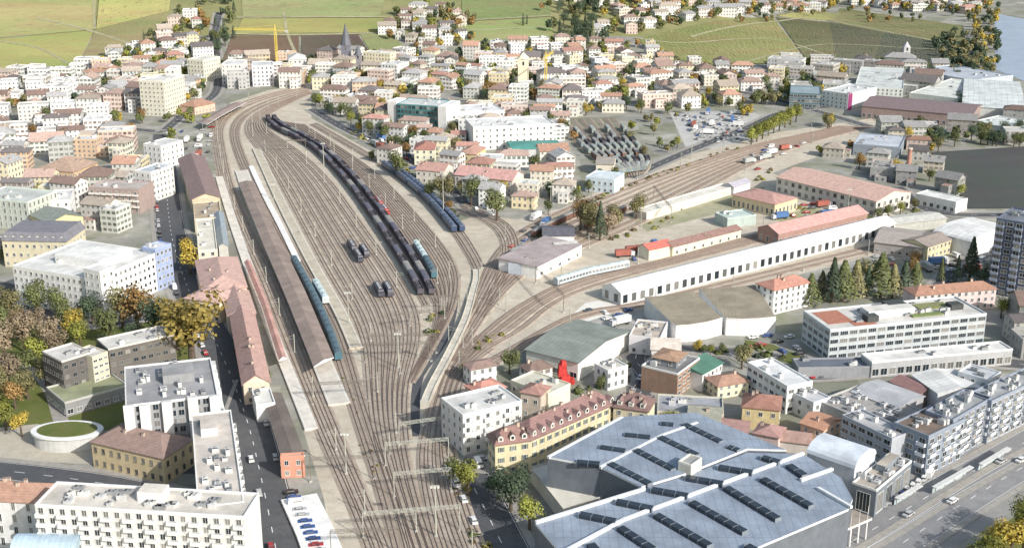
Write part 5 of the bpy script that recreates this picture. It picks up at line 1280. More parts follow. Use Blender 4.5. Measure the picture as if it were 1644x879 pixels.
LORRY = None
def mk_lorry(c):
    o = thing('parked_lorry', '', 'lorry'); mb = MB(); mb.box((-1, 0, 1.1), (7.5, 2.5, 2.7), M_plain(c, .5, .15, .5)); mb.box((-1, 0, .7), (7.4, 2.0, .4), DARK); mb.build('cargo_box', o)
    mb = MB(); mb.box((3.9, 0, .6), (2.0, 2.4, 2.2), M_plain((.6, .6, .62), .4), taper=.93); mb.box((4.75, 0, 1.6), (.2, 2.1, .9), GLASS); mb.build('cab', o)
    for x in (-3.2, 3.6):
        for q in (-1, 1): w = MB(); w.cyl((x, q * 1.1 - .12, .5), .5, 1, DARK, 10, ax=(0, .24, 0)); w.build('wheel', o)
    return o
LOR = [('white', proto(mk_lorry((.78, .78, .77)))), ('blue', proto(mk_lorry((.1, .2, .42)))), ('rust red', proto(mk_lorry((.38, .13, .1)))), ('grey', proto(mk_lorry((.4, .42, .42))))]
def scatter(poly, ncar, nlor, ang):
    W = [P(*q).xy for q in poly]; xs = [p.x for p in W]; ys = [p.y for p in W]; k = 0; put = []
    while k < ncar + nlor and len(put) < 5000:
        x, y = rc_.uniform(min(xs), max(xs)), rc_.uniform(min(ys), max(ys)); put.append(0)
        if not in_poly(x, y, W) or inside_occ(x, y, 3) or any((x - q[0]) ** 2 + (y - q[1]) ** 2 < 36 for q in put if q): continue
        put.append((x, y)); k += 1; rz = R(ang + rc_.choice((0, 0, 90, 180)) + rc_.uniform(-6, 6))
        if k <= ncar: car(x, y, rz)
        else:
            n_, src = rc_.choice(LOR); o = place(src, (x, y, .06), rz, '', 'parked lorries'); later(o, n_ + ' box lorry', (x, y, 1))
scatter([(1095, 182), (1200, 182), (1195, 225), (1120, 232)], 30, 10, 75)
scatter([(1400, 400), (1560, 410), (1560, 440), (1400, 430)], 14, 3, 10)
scatter([(1250, 335), (1320, 325), (1400, 345), (1250, 352)], 10, 3, 15)
scatter([(940, 500), (1010, 498), (1020, 530), (990, 520)], 5, 2, 30)
scatter([(1195, 520), (1270, 500), (1290, 570), (1200, 560)], 16, 2, 20)
scatter([(1200, 240), (1300, 222), (1260, 262), (1200, 282)], 8, 4, 30)
scatter([(560, 200), (640, 220), (700, 270), (680, 285), (600, 235)], 12, 4, 130)
scatter([(1000, 410), (1100, 385), (1180, 385), (1000, 425)], 6, 5, 14)
scatter([(800, 430), (850, 350), (900, 345), (860, 400)], 8, 3, 60)
scatter([(1000, 625), (1040, 620), (1045, 700), (1010, 690)], 10, 1, 70)
scatter([(265, 215), (340, 205), (345, 255), (300, 262)], 16, 3, 90)
# weeds and bushes between the tracks
def shrubs(lines, label, cn, s0=1.2, dens=.5, spread=1.5):
    rr = random.Random(len(label)); mb = MB()
    for L_ in lines:
        ln = spline([P(*q) for q in L_], 2.5)
        for p in ln:
            if rr.random() > dens: continue
            c = Vector((p.x + rr.uniform(-spread, spread), p.y + rr.uniform(-spread, spread), .1)); r = s0 * rr.uniform(.4, 1.2); m = M_leaf(TC0[rr.choice(cn)])
            for _ in range(34):
                d = Vector((rr.gauss(0, 1), rr.gauss(0, 1), abs(rr.gauss(0, .9)))).normalized(); q = c + d * r * rr.uniform(.6, 1); n_ = (d + Vector((rr.uniform(-.6, .6),) * 3)).normalized(); t = n_.cross(Vector((.3, 1, rr.uniform(-1, 1)))).normalized() * r * .3; b_ = n_.cross(t); mb.face([q - t, q - b_, q + t, q + b_], m)
    tag(mb.build('lineside_shrubs'), label, 'shrubs', kind='stuff')
TC0 = {'g': (.12, .15, .05), 'y': (.30, .28, .09), 'b': (.22, .17, .10), 'd': (.05, .08, .04)}
shrubs([[(800, 448), (860, 400), (900, 352), (1000, 302), (1180, 240)], [(1030, 352), (1100, 330), (1190, 300), (1240, 275)], [(990, 385), (1080, 350)]], 'low shrubs along the eastern lines', 'gyb', 1.6, .5, 3)
shrubs([[(640, 262), (700, 318), (740, 352)], [(560, 210), (640, 250)], [(705, 505), (690, 540)], [(770, 560), (800, 540)]], 'shrubs beside the blue coaches', 'gyd', 2.0, .6, 3)
shrubs([[(428, 275), (456, 335), (495, 415)], [(545, 590), (575, 680), (600, 760)]], 'weeds on the tan platform', 'yb', .8, .35, 2)
shrubs([[(975, 622), (1020, 590)], [(940, 632), (1000, 596)], [(1110, 562), (1190, 572), (1260, 596)], [(1200, 560), (1280, 580)]], 'bushes around the brown fronted block', 'gdg', 2.2, .7, 3)
shrubs([[(740, 790), (760, 850), (785, 900)], [(722, 750), (735, 800)]], 'shrubs at the foot of the lower yard', 'gyb', 1.6, .6, 2)
shrubs([[(1240, 345), (1290, 335)], [(1395, 356), (1480, 338)], [(985, 270), (1000, 282)]], 'hedges around the pink roofed workshop', 'gyg', 2.2, .7, 3)
patch('dirt_lot', [(838, 398), (868, 352), (930, 328), (960, 335), (985, 372), (930, 388)], M_ground('dirt', ((.34, .27, .2), (.42, .36, .28), (.25, .24, .13)), .04, .2, 1), .036)
patch('grass_verge', [(1240, 352), (1300, 332), (1385, 352), (1300, 368)], M_ground('dry_grass', ((.36, .35, .2), (.44, .42, .28), (.24, .26, .12)), .04, .2, 1), .036)
patch('grass_verge', [(1010, 350), (1180, 302), (1230, 300), (1200, 330), (1040, 372)], M_ground('dry_grass', ((.36, .35, .24), (.44, .42, .3), (.26, .27, .15)), .04, .2, 1), .037)
patch('grass_verge', [(1500, 910), (1570, 868), (1640, 822), (1760, 760), (1760, 910)], GRASS, .1)
patch('grass_verge', [(1195, 545), (1240, 552), (1330, 590), (1285, 590), (1200, 560)], GRASS, .037)
patch('car_park', [(1075, 180), (1205, 178), (1260, 205), (1150, 240), (1100, 235)], M_ground('pale_asphalt', ((.5, .49, .47), (.58, .57, .55), (.4, .4, .39)), .04, .2, 1), .029)

# ------------------------------------------------------------------ trees
def crown_mesh(kind, col, seed):
    rr = random.Random(seed); mb = MB(); m = M_leaf(col)
    def leaf(p, s, n):
        n = n.normalized(); t = n.cross(Vector((rr.uniform(-1, 1), rr.uniform(-1, 1), rr.uniform(-1, 1)))).normalized(); b = n.cross(t)
        t *= s; b *= s * rr.uniform(.6, 1)
        mb.face([p - t - b * .4, p - b, p + t * .9 - b * .2, p + t * .4 + b, p - t * .6 + b * .7], m)
    if kind == 'round':   # unit tree: crown radius ~1 at height 1..3
        lobes = [(Vector((rr.uniform(-.5, .5), rr.uniform(-.5, .5), rr.uniform(1.2, 2.3))), rr.uniform(.38, .68)) for _ in range(9)] + [(Vector((0, 0, 1.7)), .72)]
        for _ in range(1200):
            c, r = rr.choice(lobes); d = Vector((rr.gauss(0, 1), rr.gauss(0, 1), rr.gauss(0, 1))).normalized()
            leaf(c + d * r * rr.uniform(.62, 1.08), rr.uniform(.04, .095), d + Vector((rr.uniform(-.6, .6), rr.uniform(-.6, .6), rr.uniform(-.2, .8))))
    elif kind == 'cone':
        for _ in range(800):
            t = rr.random() ** .8; z = .4 + t * 3.4; r = (1 - t) * .85 * (1 - .25 * ((z * 3.2) % 1)) + .05; a = rr.uniform(0, 6.283)
            leaf(Vector((math.cos(a) * r * rr.uniform(.7, 1.05), math.sin(a) * r * rr.uniform(.7, 1.05), z)), rr.uniform(.05, .12), Vector((math.cos(a), math.sin(a), rr.uniform(-.1, .9))))
    else:
        for _ in range(320):
            t = rr.random(); z = .3 + t * 4.0; r = .42 * math.sin(math.pi * (.12 + .86 * t)) ** .7; a = rr.uniform(0, 6.283)
            leaf(Vector((math.cos(a) * r, math.sin(a) * r, z)), rr.uniform(.08, .14), Vector((math.cos(a), math.sin(a), rr.uniform(0, .6))))
    return mb.mesh('crown')
def trunk_mesh():
    mb = MB(); m = M_plain((.12, .09, .07), .9, .3, 2); mb.cyl((0, 0, -.1), .12, 1.5, m, 7, .06)
    rr = random.Random(2)
    for k in range(5):
        a = k * 1.3; mb.cyl((0, 0, 1.0 + .08 * k), .05, 1, m, 5, .02, ax=(math.cos(a) * .45, math.sin(a) * .45, .6))
    return mb.mesh('trunk')
TRM = trunk_mesh()
TC = {'green': (.14, .165, .07), 'dark green': (.075, .11, .07), 'yellow': (.42, .33, .07), 'yellow green': (.24, .26, .06), 'orange brown': (.31, .20, .085), 'golden': (.36, .285, .085), 'grey brown': (.27, .22, .16), 'olive': (.21, .20, .10)}
CM = {}
def crown(kind, cn, v):
    k = (kind, cn, v)
    if k not in CM: CM[k] = crown_mesh(kind, TC[cn], hash((kind, v)) % 7 + v * 31 + len(cn))
    return CM[k]
rt = random.Random(9)
KN = {'round': 'broadleaf tree', 'cone': 'conifer', 'cyp': 'cypress'}
NT = [0]
TREEQ = []
def tree(x, y, h, cn='green', kind='round', label=None, group='town trees', wide=1.0):
    if kind == 'round' and not label: TREEQ.append((x, y, h, cn, kind, label, group, wide))
    else: tree_now(x, y, h, cn, kind, label, group, wide)
def tree_now(x, y, h, cn='green', kind='round', label=None, group='town trees', wide=1.0):
    z = terr(x, y); o = thing({'round': 'broadleaf_tree', 'cone': 'conifer_tree', 'cyp': 'cypress_tree'}[kind], label, 'tree', (x, y, z), rt.uniform(0, 6.28), group)
    if not label: later(o, ('tall ' if h > 13 else 'small ' if h < 6.5 else '') + cn + ' ' + KN[kind], (x, y, z + h * .6))
    NT[0] += 1
    s = h / {'round': 2.75, 'cone': 3.9, 'cyp': 4.4}[kind]
    for nm, me in (('trunk', TRM), ('crown', crown(kind, cn, rt.randint(0, 2)))):
        c = obj(nm, me, o); c.scale = (s * wide, s * wide, s)
def tp(px, py, h, cn='green', kind='round', label=None, group='town trees', wide=1.0):
    p = P(px, py); h *= {'park trees': 1.28}.get(group, 1.0)
    if in_poly(p.x, p.y, YW) and group in ('trees near the signal house', 'trees near the junction', 'trees beside the yard throat', 'trees left of the yard throat', 'trees by the car park'): return
    tree(p.x, p.y, h, cn, kind, label, group, wide)
tp(306, 440, 19, 'yellow', 'round', 'bright yellow tree in the dark street by the station', wide=.8)
tp(310, 592, 31, 'golden', 'round', 'huge golden tree behind the strip tower', wide=1.25); tp(286, 560, 22, 'golden', 'round', 'large golden tree left of the huge tree')
tp(222, 534, 22, 'orange brown', 'round', 'large orange brown tree above the brown office', wide=1.1); tp(198, 526, 19, 'olive'); tp(252, 548, 19, 'dark green'); tp(178, 552, 17, 'green'); tp(215, 560, 12, 'dark green')
for q in [(20, 520, 13, 'olive'), (60, 510, 14, 'green'), (95, 512, 12, 'green'), (120, 545, 11, 'yellow'), (80, 560, 12, 'grey brown'), (40, 565, 14, 'grey brown'), (10, 580, 13, 'grey brown'), (95, 580, 10, 'grey brown'),
          (60, 590, 11, 'yellow green'), (15, 620, 12, 'grey brown'), (45, 640, 10, 'olive'), (10, 690, 10, 'yellow green'), (35, 700, 8, 'yellow'), (0, 545, 13, 'green'), (150, 520, 12, 'dark green'), (130, 560, 10, 'yellow green'), (25, 655, 9, 'orange brown'),
          (75, 620, 9, 'olive'), (30, 545, 11, 'orange brown'), (105, 530, 10, 'green'), (60, 540, 10, 'grey brown'), (170, 580, 9, 'dark green'), (45, 610, 10, 'green'), (0, 640, 11, 'olive')]: tp(*q, group='park trees')
tp(752, 795, 12, 'yellow green', 'round', 'yellow green tree beside the lower yard'); tp(728, 775, 9, 'green'); tp(820, 820, 15, 'dark green', 'round', 'large dark green tree left of the mall'); tp(850, 850, 12, 'yellow green', 'round', 'yellow green tree at the mall corner'); tp(800, 800, 11, 'dark green'); tp(838, 790, 10, 'dark green')
tp(410, 888, 8, 'yellow green'); tp(1620, 905, 16, 'yellow', 'round', 'yellow tree in the bottom right corner'); tp(1650, 875, 14, 'yellow green'); tp(1585, 915, 12, 'yellow green'); tp(1600, 885, 11, 'yellow'); tp(1635, 858, 12, 'yellow green'); tp(1570, 925, 10, 'green'); tp(1640, 900, 14, 'yellow')
for i, (x, y, h) in enumerate([(1300, 490, 15), (1318, 480, 16), (1335, 485, 19), (1352, 482, 20), (1372, 478, 18), (1392, 475, 17), (1412, 476, 19), (1432, 478, 17), (1450, 470, 16), (1468, 466, 16)]):
    tp(x, y, h * [1, .85, 1.1, .95][i % 4], ['green', 'olive', 'dark green'][i % 3], 'cone', None, 'row of conifers', 1.9 - .3 * (i % 3))
tp(1556, 452, 22, 'dark green', 'cone', 'big dark spruce left of the dark tower', wide=1.2); tp(1535, 455, 14, 'dark green', 'cone'); tp(1580, 462, 12, 'dark green'); tp(1390, 460, 14, 'olive'); tp(1510, 452, 12, 'green', 'cone')
tp(798, 354, 19, 'green', 'round', 'round green tree above the junction', wide=1.05); tp(757, 330, 17, 'green'); tp(712, 324, 17, 'olive'); tp(636, 284, 18, 'green', 'round', 'round olive tree right of the eastern yard top'); tp(808, 310, 9, 'yellow'); tp(690, 320, 10, 'green')
tp(945, 378, 20, 'olive'); tp(963, 386, 21, 'dark green', 'cone'); tp(932, 370, 18, 'orange brown'); tp(985, 368, 15, 'olive'); tp(1022, 352, 15, 'olive'); tp(975, 378, 15, 'grey brown'); tp(880, 345, 9, 'green'); tp(926, 325, 9, 'green')
for i in range(9): tp(1206 + i * 9, 232 - i * 4.5, 13 + i % 3, 'yellow green', 'round', None, 'row of lime trees')
for i in range(6): tp(270 + i * 1.5, 262 - i * 8, 9, 'yellow green' if i % 2 else 'green', 'round', None, 'street trees')
for q in [(1408, 352, 7, 'green'), (1425, 348, 7, 'green'), (1445, 344, 8, 'yellow green'), (1468, 338, 8, 'olive'), (1390, 356, 6, 'green'), (1120, 565, 6, 'yellow'), (1140, 570, 5, 'yellow green'), (1160, 568, 5, 'green'), (1185, 575, 6, 'green'),
          (1230, 590, 6, 'green'), (1250, 592, 5, 'green'), (1290, 588, 5, 'dark green'), (760, 605, 6, 'yellow'), (745, 598, 5, 'yellow green'), (775, 598, 6, 'olive'), (430, 612, 5, 'green'), (985, 612, 6, 'green'), (965, 625, 6, 'green'), (1000, 600, 6, 'dark green'), (1075, 690, 8, 'yellow green'), (1035, 690, 7, 'green')]: tp(*q)
for i in range(16): tp(508 + i * 10 + rt.uniform(-5, 5), 168 + i * 5.6 + rt.uniform(-8, 2), rt.uniform(8, 12), rt.choice(['green', 'yellow green', 'dark green', 'orange brown']), group='trees beside the yard throat')
for i in range(10): tp(rt.uniform(266, 335), rt.uniform(150, 200), rt.uniform(7, 10), rt.choice(['yellow green', 'green', 'yellow']), group='trees left of the yard throat')
for i in range(24): tp(rt.uniform(880, 1000), rt.uniform(286, 330), rt.uniform(6, 10), rt.choice(['green', 'olive', 'yellow green', 'dark green']), group='trees near the signal house') if i % 2 else tp(rt.uniform(640, 790), rt.uniform(285, 345), rt.uniform(8, 12), rt.choice(['green', 'olive', 'yellow green', 'orange brown']), group='trees near the junction')
for i in range(14): tp(rt.uniform(1010, 1090), rt.uniform(190, 270), rt.uniform(6, 9), rt.choice(['green', 'olive', 'yellow green']), group='trees by the car park')
for i in range(40): tp(rt.uniform(1560, 1604), rt.uniform(5, 110), rt.uniform(8, 13), rt.choice(['dark green', 'olive', 'yellow']), group='trees on the river bank')
for i in range(70): tp(rt.uniform(1000, 1560), rt.choice((rt.uniform(12, 30), rt.uniform(2, 20))) + (8 if i % 3 else 0), rt.uniform(7, 12), rt.choice(['dark green', 'olive', 'green', 'orange brown']), group='trees of the far suburb')
for i in range(30): tp(rt.uniform(270, 640), rt.uniform(96, 118), rt.uniform(7, 11), rt.choice(['dark green', 'olive', 'green']), group='trees below the vineyards')
# conifer wood, hill trees, cypresses
for i in range(46):
    tp(895 + rt.gauss(38, 26), 30 + rt.uniform(-25, 60), rt.uniform(11, 18), rt.choice(['dark green', 'dark green', 'green']), rt.choice(['cone', 'cone', 'round']), None, 'dark conifer wood')
for i in range(30): tp(345 + rt.gauss(0, 18), rt.uniform(0, 90), rt.uniform(9, 15), rt.choice(['dark green', 'green', 'dark green']), rt.choice(['cone', 'round']), None, 'trees along the hill road')
for x, y in [(197, 108), (208, 104), (232, 70), (247, 68), (262, 66), (556, 92), (548, 94), (572, 96), (846, 40), (840, 42), (300, 120), (240, 100)]: tp(x, y, rt.uniform(10, 14), 'dark green', 'cyp', None, 'cypresses')
for i in range(90): tp(rt.uniform(1490, 1602), rt.uniform(55, 130), rt.uniform(8, 13), rt.choice(['dark green', 'dark green', 'olive']), 'round', None, 'shaded trees by the river')
for i in range(34): tp(rt.uniform(1490, 1660), rt.uniform(212, 236), rt.uniform(8, 12), rt.choice(['dark green', 'green']), 'round', None, 'trees along the ploughed field')
for i in range(20): tp(rt.uniform(1150, 1265), rt.uniform(150, 172), rt.uniform(8, 11), rt.choice(['green', 'olive']), 'round', None, 'grove below the yellow field')
for i in range(8): tp(rt.uniform(1530, 1560), rt.uniform(168, 190), rt.uniform(9, 12), 'dark green', 'round', None, 'trees beside the brick hall')

# ------------------------------------------------------------------ town fill: each house an object
WC = [('white', WHT), ('white', (.76, .74, .70)), ('cream', CREAM), ('cream', (.74, .70, .6)), ('pink', (.72, .58, .52)), ('yellow', (.72, .62, .42)), ('grey', (.5, .5, .5)), ('pale', (.68, .68, .64)), ('peach', (.70, .52, .38))]
RC = [('terracotta', TERR), ('faded red', (.50, .36, .31)), ('brown', BRN), ('grey', GRY), ('red', (.5, .28, .23)), ('dark', (.2, .18, .18)), ('flat pale', (.72, .72, .7)), ('flat beige', (.6, .57, .52)), ('tan', (.50, .43, .36))]
rf = random.Random(21)
for q_ in ((907, 618), (905, 636), (900, 652), (915, 630)):
    p = P(*q_); OCC.append((p.x, p.y, 8, 0, 7, 6))
NH = [0]; HQ = []
def fill(poly, cell, ang, size, hs, wmix, rmix, prob=.9, treep=.3, group='town houses', dim=1.0, jit=.34, treeh=(7, 12)):
    W = [P(*q).xy for q in poly]; xs = [p.x for p in W]; ys = [p.y for p in W]
    cx, cy = sum(xs) / len(xs), sum(ys) / len(ys); rad = max(math.hypot(x - cx, y - cy) for x, y in zip(xs, ys)); n = int(rad / cell[0]) + 2; m = int(rad / cell[1]) + 2
    a = R(ang)
    for j in range(-m, m + 1):
        for i in range(-n, n + 1):
            u = (i + rf.uniform(-jit, jit)) * cell[0]; v = (j + rf.uniform(-jit, jit)) * cell[1]
            x = cx + u * math.cos(a) - v * math.sin(a); y = cy + u * math.sin(a) + v * math.cos(a)
            if not in_poly(x, y, W) or in_poly(x, y, YW) or any(in_poly(x, y, f) for f in FIELDS): continue
            w = cell[0] * rf.uniform(size[0] * .8, size[1]) * rf.choice((1, 1, 1, 1.35)); d = cell[1] * rf.uniform(size[0] * .8, size[1])
            if near_road(x, y, min(w, d) * .45) or inside_occ(x, y, min(w, d) * .5): continue
            pxx = pix((x, y, 0))
            if pxx[0] < -60 or pxx[0] > 1710: continue
            if rf.random() < prob:
                wn, wc = WC[rf.choice(list(wmix) + [0, 0, 1])]; rn, rc = RC[rf.choice(list(rmix) + [6, 7, 3, 6, 8, 3, 5, 2])]; wc = k3(wc, dim); rc = k3(rc, dim)  # dim factor paints cloud shadow into wall and roof colours
                h = rf.uniform(*hs); flat = 'flat' in rn or (rf.random() < .0); big = max(w, d)
                ro = 'flat' if flat else rf.choice(['hip', 'hip', 'gable', 'gabley' if d > w else 'gable'])
                ad = 'wide ' if big > 20 else 'small ' if big < 11 else ''
                ad = ('tall ' if h > 13 else '') + ad
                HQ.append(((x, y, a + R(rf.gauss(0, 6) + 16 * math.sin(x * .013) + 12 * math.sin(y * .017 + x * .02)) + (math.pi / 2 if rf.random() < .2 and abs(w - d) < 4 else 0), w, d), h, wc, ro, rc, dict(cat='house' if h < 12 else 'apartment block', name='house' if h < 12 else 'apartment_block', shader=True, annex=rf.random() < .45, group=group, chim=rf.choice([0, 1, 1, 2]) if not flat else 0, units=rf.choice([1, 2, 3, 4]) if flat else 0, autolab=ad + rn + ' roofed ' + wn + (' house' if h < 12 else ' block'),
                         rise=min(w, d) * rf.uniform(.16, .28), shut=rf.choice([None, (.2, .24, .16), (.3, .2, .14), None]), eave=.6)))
                occupy(HQ[-1][0], .5)
                NH[0] += 1
            for _t2 in range(1 + (y > 800) * 5):
                if rf.random() > treep + .15: continue
                tx, ty = x + cell[0] * rf.choice((.5, .5, -.5)) * math.cos(a) + rf.uniform(-3, 3), y + cell[0] * .5 * math.sin(a) + rf.uniform(-.5, .5) * cell[1]
                if not inside_occ(tx, ty, 1.5) and not near_road(tx, ty, 0): tree(tx, ty, rf.uniform(*treeh), rf.choice(['green', 'dark green', 'olive', 'yellow green', 'orange brown', 'green', 'yellow']), 'round')
AL = list(range(9))
# left old town
fill([(-60, 250), (255, 245), (255, 380), (150, 380), (-60, 350)], (17, 15), -12, (.8, 1.02), (9, 14), AL, [0, 1, 2, 3, 6, 7, 8, 7, 6, 1], .95, .12, 'houses of the left town')
fill([(-60, 130), (120, 120), (262, 165), (262, 250), (-60, 262)], (19, 17), -8, (.75, .98), (8, 14), [0, 0, 1, 2, 3, 4, 7, 0], [0, 1, 2, 3, 6, 7, 7, 6, 1, 6], .93, .25, 'houses of the upper left town')
fill([(120, 105), (240, 70), (290, 20), (345, 10), (345, 120), (330, 170), (262, 180)], (20, 18), -5, (.6, .85), (7, 11), [0, 0, 1, 2, 4, 7, 8], [0, 0, 1, 2, 4, 7, 3], .85, .55, 'villas at the foot of the hill')
fill([(350, 100), (500, 98), (640, 95), (640, 160), (500, 150), (400, 140), (350, 140)], (22, 19), 4, (.7, .92), (9, 14), [0, 1, 2, 3, 4, 6, 8], [0, 1, 2, 3, 6, 7], .85, .25, 'houses behind the yard throat')
fill([(505, 155), (640, 150), (640, 275), (580, 240), (500, 190)], (19, 17), -10, (.7, .92), (8, 12), [0, 1, 2, 4, 4, 8, 5], [0, 0, 2, 2, 4, 1], .9, .4, 'houses right of the yard throat')
fill([(640, 92), (900, 70), (1010, 70), (1010, 130), (900, 190), (640, 165)], (20, 18), -4, (.65, .92), (8, 13), [0, 0, 0, 1, 2, 3, 4, 7, 5], [0, 0, 1, 2, 3, 4, 6, 7, 6], .9, .4, 'houses of the central town')
fill([(610, 60), (640, 20), (740, 15), (745, 68), (660, 92)], (19, 17), 8, (.55, .8), (7, 10), [0, 0, 1, 3, 7], [0, 2, 3, 1, 8], .85, .6, 'hill suburb houses')
fill([(640, 165), (900, 190), (930, 280), (900, 330), (830, 335), (760, 335), (700, 300), (640, 262)], (17, 15), -8, (.68, .92), (7, 11), [0, 0, 1, 2, 3, 4, 5], [0, 0, 1, 1, 2, 4, 7, 6], .92, .45, 'houses above the junction')
fill([(900, 165), (1110, 105), (1240, 120), (1260, 150), (1150, 175), (1060, 180), (900, 190)], (20, 18), -6, (.65, .92), (7, 12), [0, 0, 1, 2, 3, 7, 4], [0, 1, 3, 6, 7, 0, 2], .88, .4, 'houses north of the car park')
fill([(985, 75), (1030, 70), (1120, 108), (1060, 130), (1000, 120)], (19, 17), -6, (.6, .85), (7, 10), [0, 2, 3, 5], [0, 1, 8, 7], .85, .5, 'houses at the corner of the yellow field')
fill([(950, -20), (1250, -20), (1580, -10), (1560, 26), (1350, 8), (1240, 22), (1030, 58), (980, 55)], (23, 21), 3, (.5, .78), (6, 10), [0, 0, 0, 1, 3, 4], [0, 0, 1, 3, 8, 4], .9, .55, 'houses of the far suburb')
fill([(0, -25), (60, -25), (20, 20), (-60, 20)], (25, 22), 3, (.5, .7), (6, 9), [0, 1], [0, 2], .5, .8, 'farm houses on the hill')
fill([(1240, 100), (1500, 112), (1640, 135), (1660, 240), (1490, 205), (1350, 190), (1260, 165)], (26, 22), -8, (.65, .95), (7, 12), [0, 6, 6, 7, 7], [3, 7, 3, 5, 6, 2], .9, .3, 'works buildings of the upper right', .72)  # colours darkened to suggest the cloud shadow over this quarter
fill([(1300, 200), (1480, 205), (1495, 245), (1550, 330), (1420, 300), (1300, 262), (1240, 260)], (18, 16), -12, (.65, .92), (6, 10), [0, 6, 7, 4, 3], [3, 2, 7, 0, 5, 3], .85, .35, 'works buildings beside the chimney', .72)  # same cloud shadow carried in the darkened house colours
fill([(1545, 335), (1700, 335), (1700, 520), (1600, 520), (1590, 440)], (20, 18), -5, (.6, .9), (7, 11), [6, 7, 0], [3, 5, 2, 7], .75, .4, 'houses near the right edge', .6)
fill([(1300, 412), (1540, 405), (1530, 450), (1480, 462), (1300, 445)], (20, 17), 6, (.6, .85), (6, 9), [2, 3, 5, 0], [0, 3, 4, 1], .7, .5, 'houses behind the conifers')
fill([(1040, 560), (1190, 570), (1300, 600), (1300, 720), (1200, 700), (1060, 690), (1040, 640)], (16, 14), -8, (.65, .9), (5, 8), [2, 3, 8, 4, 0], [2, 3, 4, 8, 0], .8, .5, 'houses between the hall and the mall')
fill([(750, 590), (830, 585), (850, 560), (1010, 610), (880, 680), (800, 700)], (15, 13), 20, (.6, .85), (5, 8), [0, 2, 3], [2, 3, 7, 0], .6, .4, 'small houses near the yellow terrace')
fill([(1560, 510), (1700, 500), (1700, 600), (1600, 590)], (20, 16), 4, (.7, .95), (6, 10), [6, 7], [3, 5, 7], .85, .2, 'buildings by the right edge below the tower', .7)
fill([(-60, 360), (60, 430), (30, 480), (-60, 480)], (17, 15), -10, (.7, .95), (9, 13), [0, 6, 3], [3, 6, 7], .9, .2, 'blocks left of the gridded office')
fill([(1060, 180), (1200, 175), (1250, 240), (1100, 260)], (40, 40), 0, (.2, .3), (4, 5), [0, 3], [7, 3], .5, .5, 'huts by the car park')
fill([(225, 395), (262, 380), (262, 470), (235, 470)], (14, 13), -10, (.7, .9), (8, 11), [0, 3], [1, 7], .8, .2, 'small blocks beside the blue tower')
fill([(820, 10), (900, -10), (980, -20), (960, 70), (890, 75)], (30, 25), 5, (.4, .6), (6, 8), [0, 3], [0, 3], .35, .0, 'houses in the conifer wood')
def view_size(x, y, h): return h * (1 + .0) / max(50, y) * (1 if -30 < pix((x, y, terr(x, y)))[0] < 1674 else .01)
TREEQ.sort(key=lambda q: -view_size(q[0], q[1], q[2] * q[7]))
for q in TREEQ[:295]: tree_now(*q)
mb = MB(); rr = random.Random(4)
for x, y, h, cn, kind, lb, gr, wd in TREEQ[285:]:
    m = M_leaf(TC[cn]); z = terr(x, y); s_ = h / 2.75
    lobes = [(Vector((rr.uniform(-.5, .5), rr.uniform(-.5, .5), rr.uniform(1, 2.1))), rr.uniform(.4, .7)) for _ in range(6)]
    for _ in range(170):
        c, r_ = rr.choice(lobes); d = Vector((rr.gauss(0, 1), rr.gauss(0, 1), rr.gauss(0, 1))).normalized(); p = (c + d * r_ * rr.uniform(.7, 1.05)) * s_ + Vector((x, y, z))
        nn = (d + Vector((rr.uniform(-.6, .6), rr.uniform(-.6, .6), rr.uniform(-.2, .8)))).normalized(); t = nn.cross(Vector((rr.uniform(-1, 1), .3, rr.uniform(-1, 1)))).normalized() * s_ * .24; b_ = nn.cross(t)
        mb.face([p - t, p - b_, p + t, p + b_], m)
    mb.cyl((x, y, z), .2, h * .4, M_plain((.12, .09, .07), .9, .3, 2), 5, .1)
tag(mb.build('distant_trees'), 'distant small trees scattered between the far houses', 'trees', kind='stuff')
HQ.sort(key=lambda q: -view_size(q[0][0], q[0][1], (q[0][3] + q[0][4]) / 2 + q[1]))
nh = na = 0; REST = []
for q in HQ:
    if q[1] < 12:
        nh += 1
        if nh > 290: REST.append(q); continue
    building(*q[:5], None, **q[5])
mb = MB()
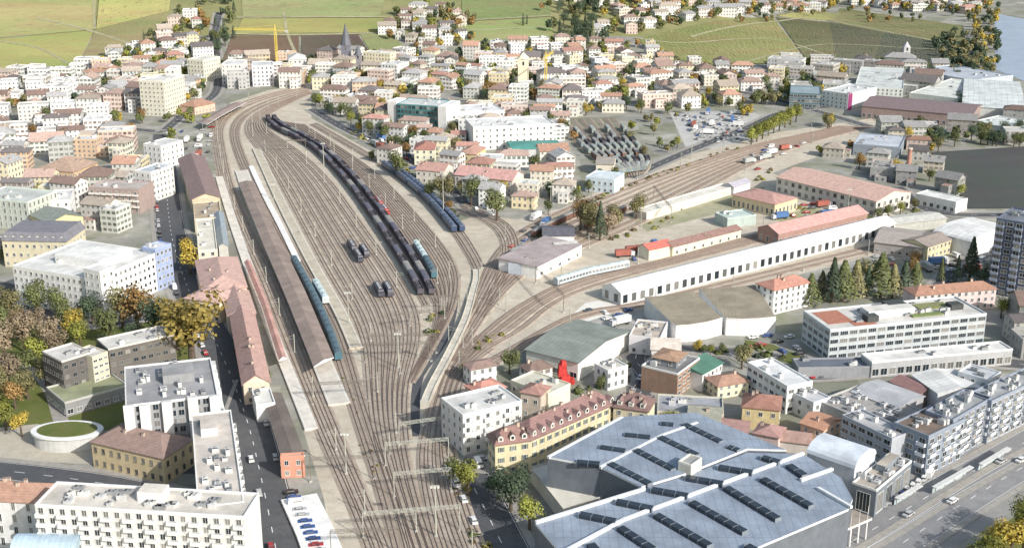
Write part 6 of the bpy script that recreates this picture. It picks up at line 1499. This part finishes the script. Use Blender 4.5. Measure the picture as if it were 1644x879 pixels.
for g, h, wc, ro, rc, kw in REST:
    x, y, a, w, d = g; z0 = terr(x, y); ca, sa = math.cos(a), math.sin(a); t = MB(); wm = M_wall(k3(wc, rr.choice([.88, .95, 1.02])), True, 3.1, h / max(1, round(h / 3.1)), kw.get('shut'))
    t.box((0, 0, 0), (w, d, h), wm, top=M_flat(rc))
    if ro == 'flat': t.box((w * .1, 0, h), (w * .4, d * .4, 2.2), wm)
    else:
        roof_mb(t, ro, w, d, h, kw['rise'], M_tile(k3(rc, rr.choice([.85, 1, 1.1]))), .5, M_plain(wc)); t.box((w * .2, d * .1, h), (.9, .7, kw['rise'] + .8), M_plain((.55, .45, .38), .9))
    base = len(mb.v)
    mb.v += [(x + vx * ca - vy * sa, y + vx * sa + vy * ca, z0 + vz - (1.5 if vz == 0 else 0)) for vx, vy, vz in t.v]
    mb.f += [tuple(i + base for i in f) for f in t.f]; mb.uv += t.uv
    mb.mi += [mb.m(t.mats[i]) for i in t.mi]
tag(mb.build('distant_houses'), 'distant small houses filling the far side of the town', 'houses', kind='stuff')
finish_labels()
for o in PROTO:
    for c in list(o.children): bpy.data.objects.remove(c)
    bpy.data.objects.remove(o)
print('HOUSES', NH[0], 'TREES', NT[0], 'OBJECTS', len(bpy.data.objects))

# ------------------------------------------------------------------ light, sky, camera
sun_dir = Vector((math.sin(R(135)), math.cos(R(135)), 0)) ; EL = R(31)
sv = Vector((sun_dir.x * math.cos(EL), sun_dir.y * math.cos(EL), math.sin(EL)))
L = bpy.data.lights.new('sun', 'SUN'); L.energy = 4.7; L.angle = R(.5); L.color = (1, .965, .91)
lo_ = bpy.data.objects.new('sun', L); COL.objects.link(lo_); lo_.rotation_euler = sv.to_track_quat('Z', 'Y').to_euler()
w = bpy.data.worlds.new('World'); S.world = w; w.use_nodes = True
n = w.node_tree.nodes; l = w.node_tree.links; bg = n['Background']; sk = n.new('ShaderNodeTexSky'); sk.sky_type = 'NISHITA'; sk.sun_disc = False
sk.sun_elevation = EL; sk.sun_rotation = R(135); sk.air_density = 1.6; sk.dust_density = 2.5
l.new(sk.outputs[0], bg.inputs[0]); bg.inputs[1].default_value = 0.15
cd = bpy.data.cameras.new('camera'); cam = bpy.data.objects.new('camera', cd); COL.objects.link(cam)
cam.location = (0, 0, H); cam.rotation_euler = (R(90) - TH, 0, 0); cd.sensor_width = 36; cd.lens = 36 * F / 1644; cd.clip_end = 20000; cd.clip_start = 1
S.camera = cam
S.view_settings.view_transform = 'Standard'; S.view_settings.look = 'None'; S.view_settings.exposure = 0
S.cycles.max_bounces = 4
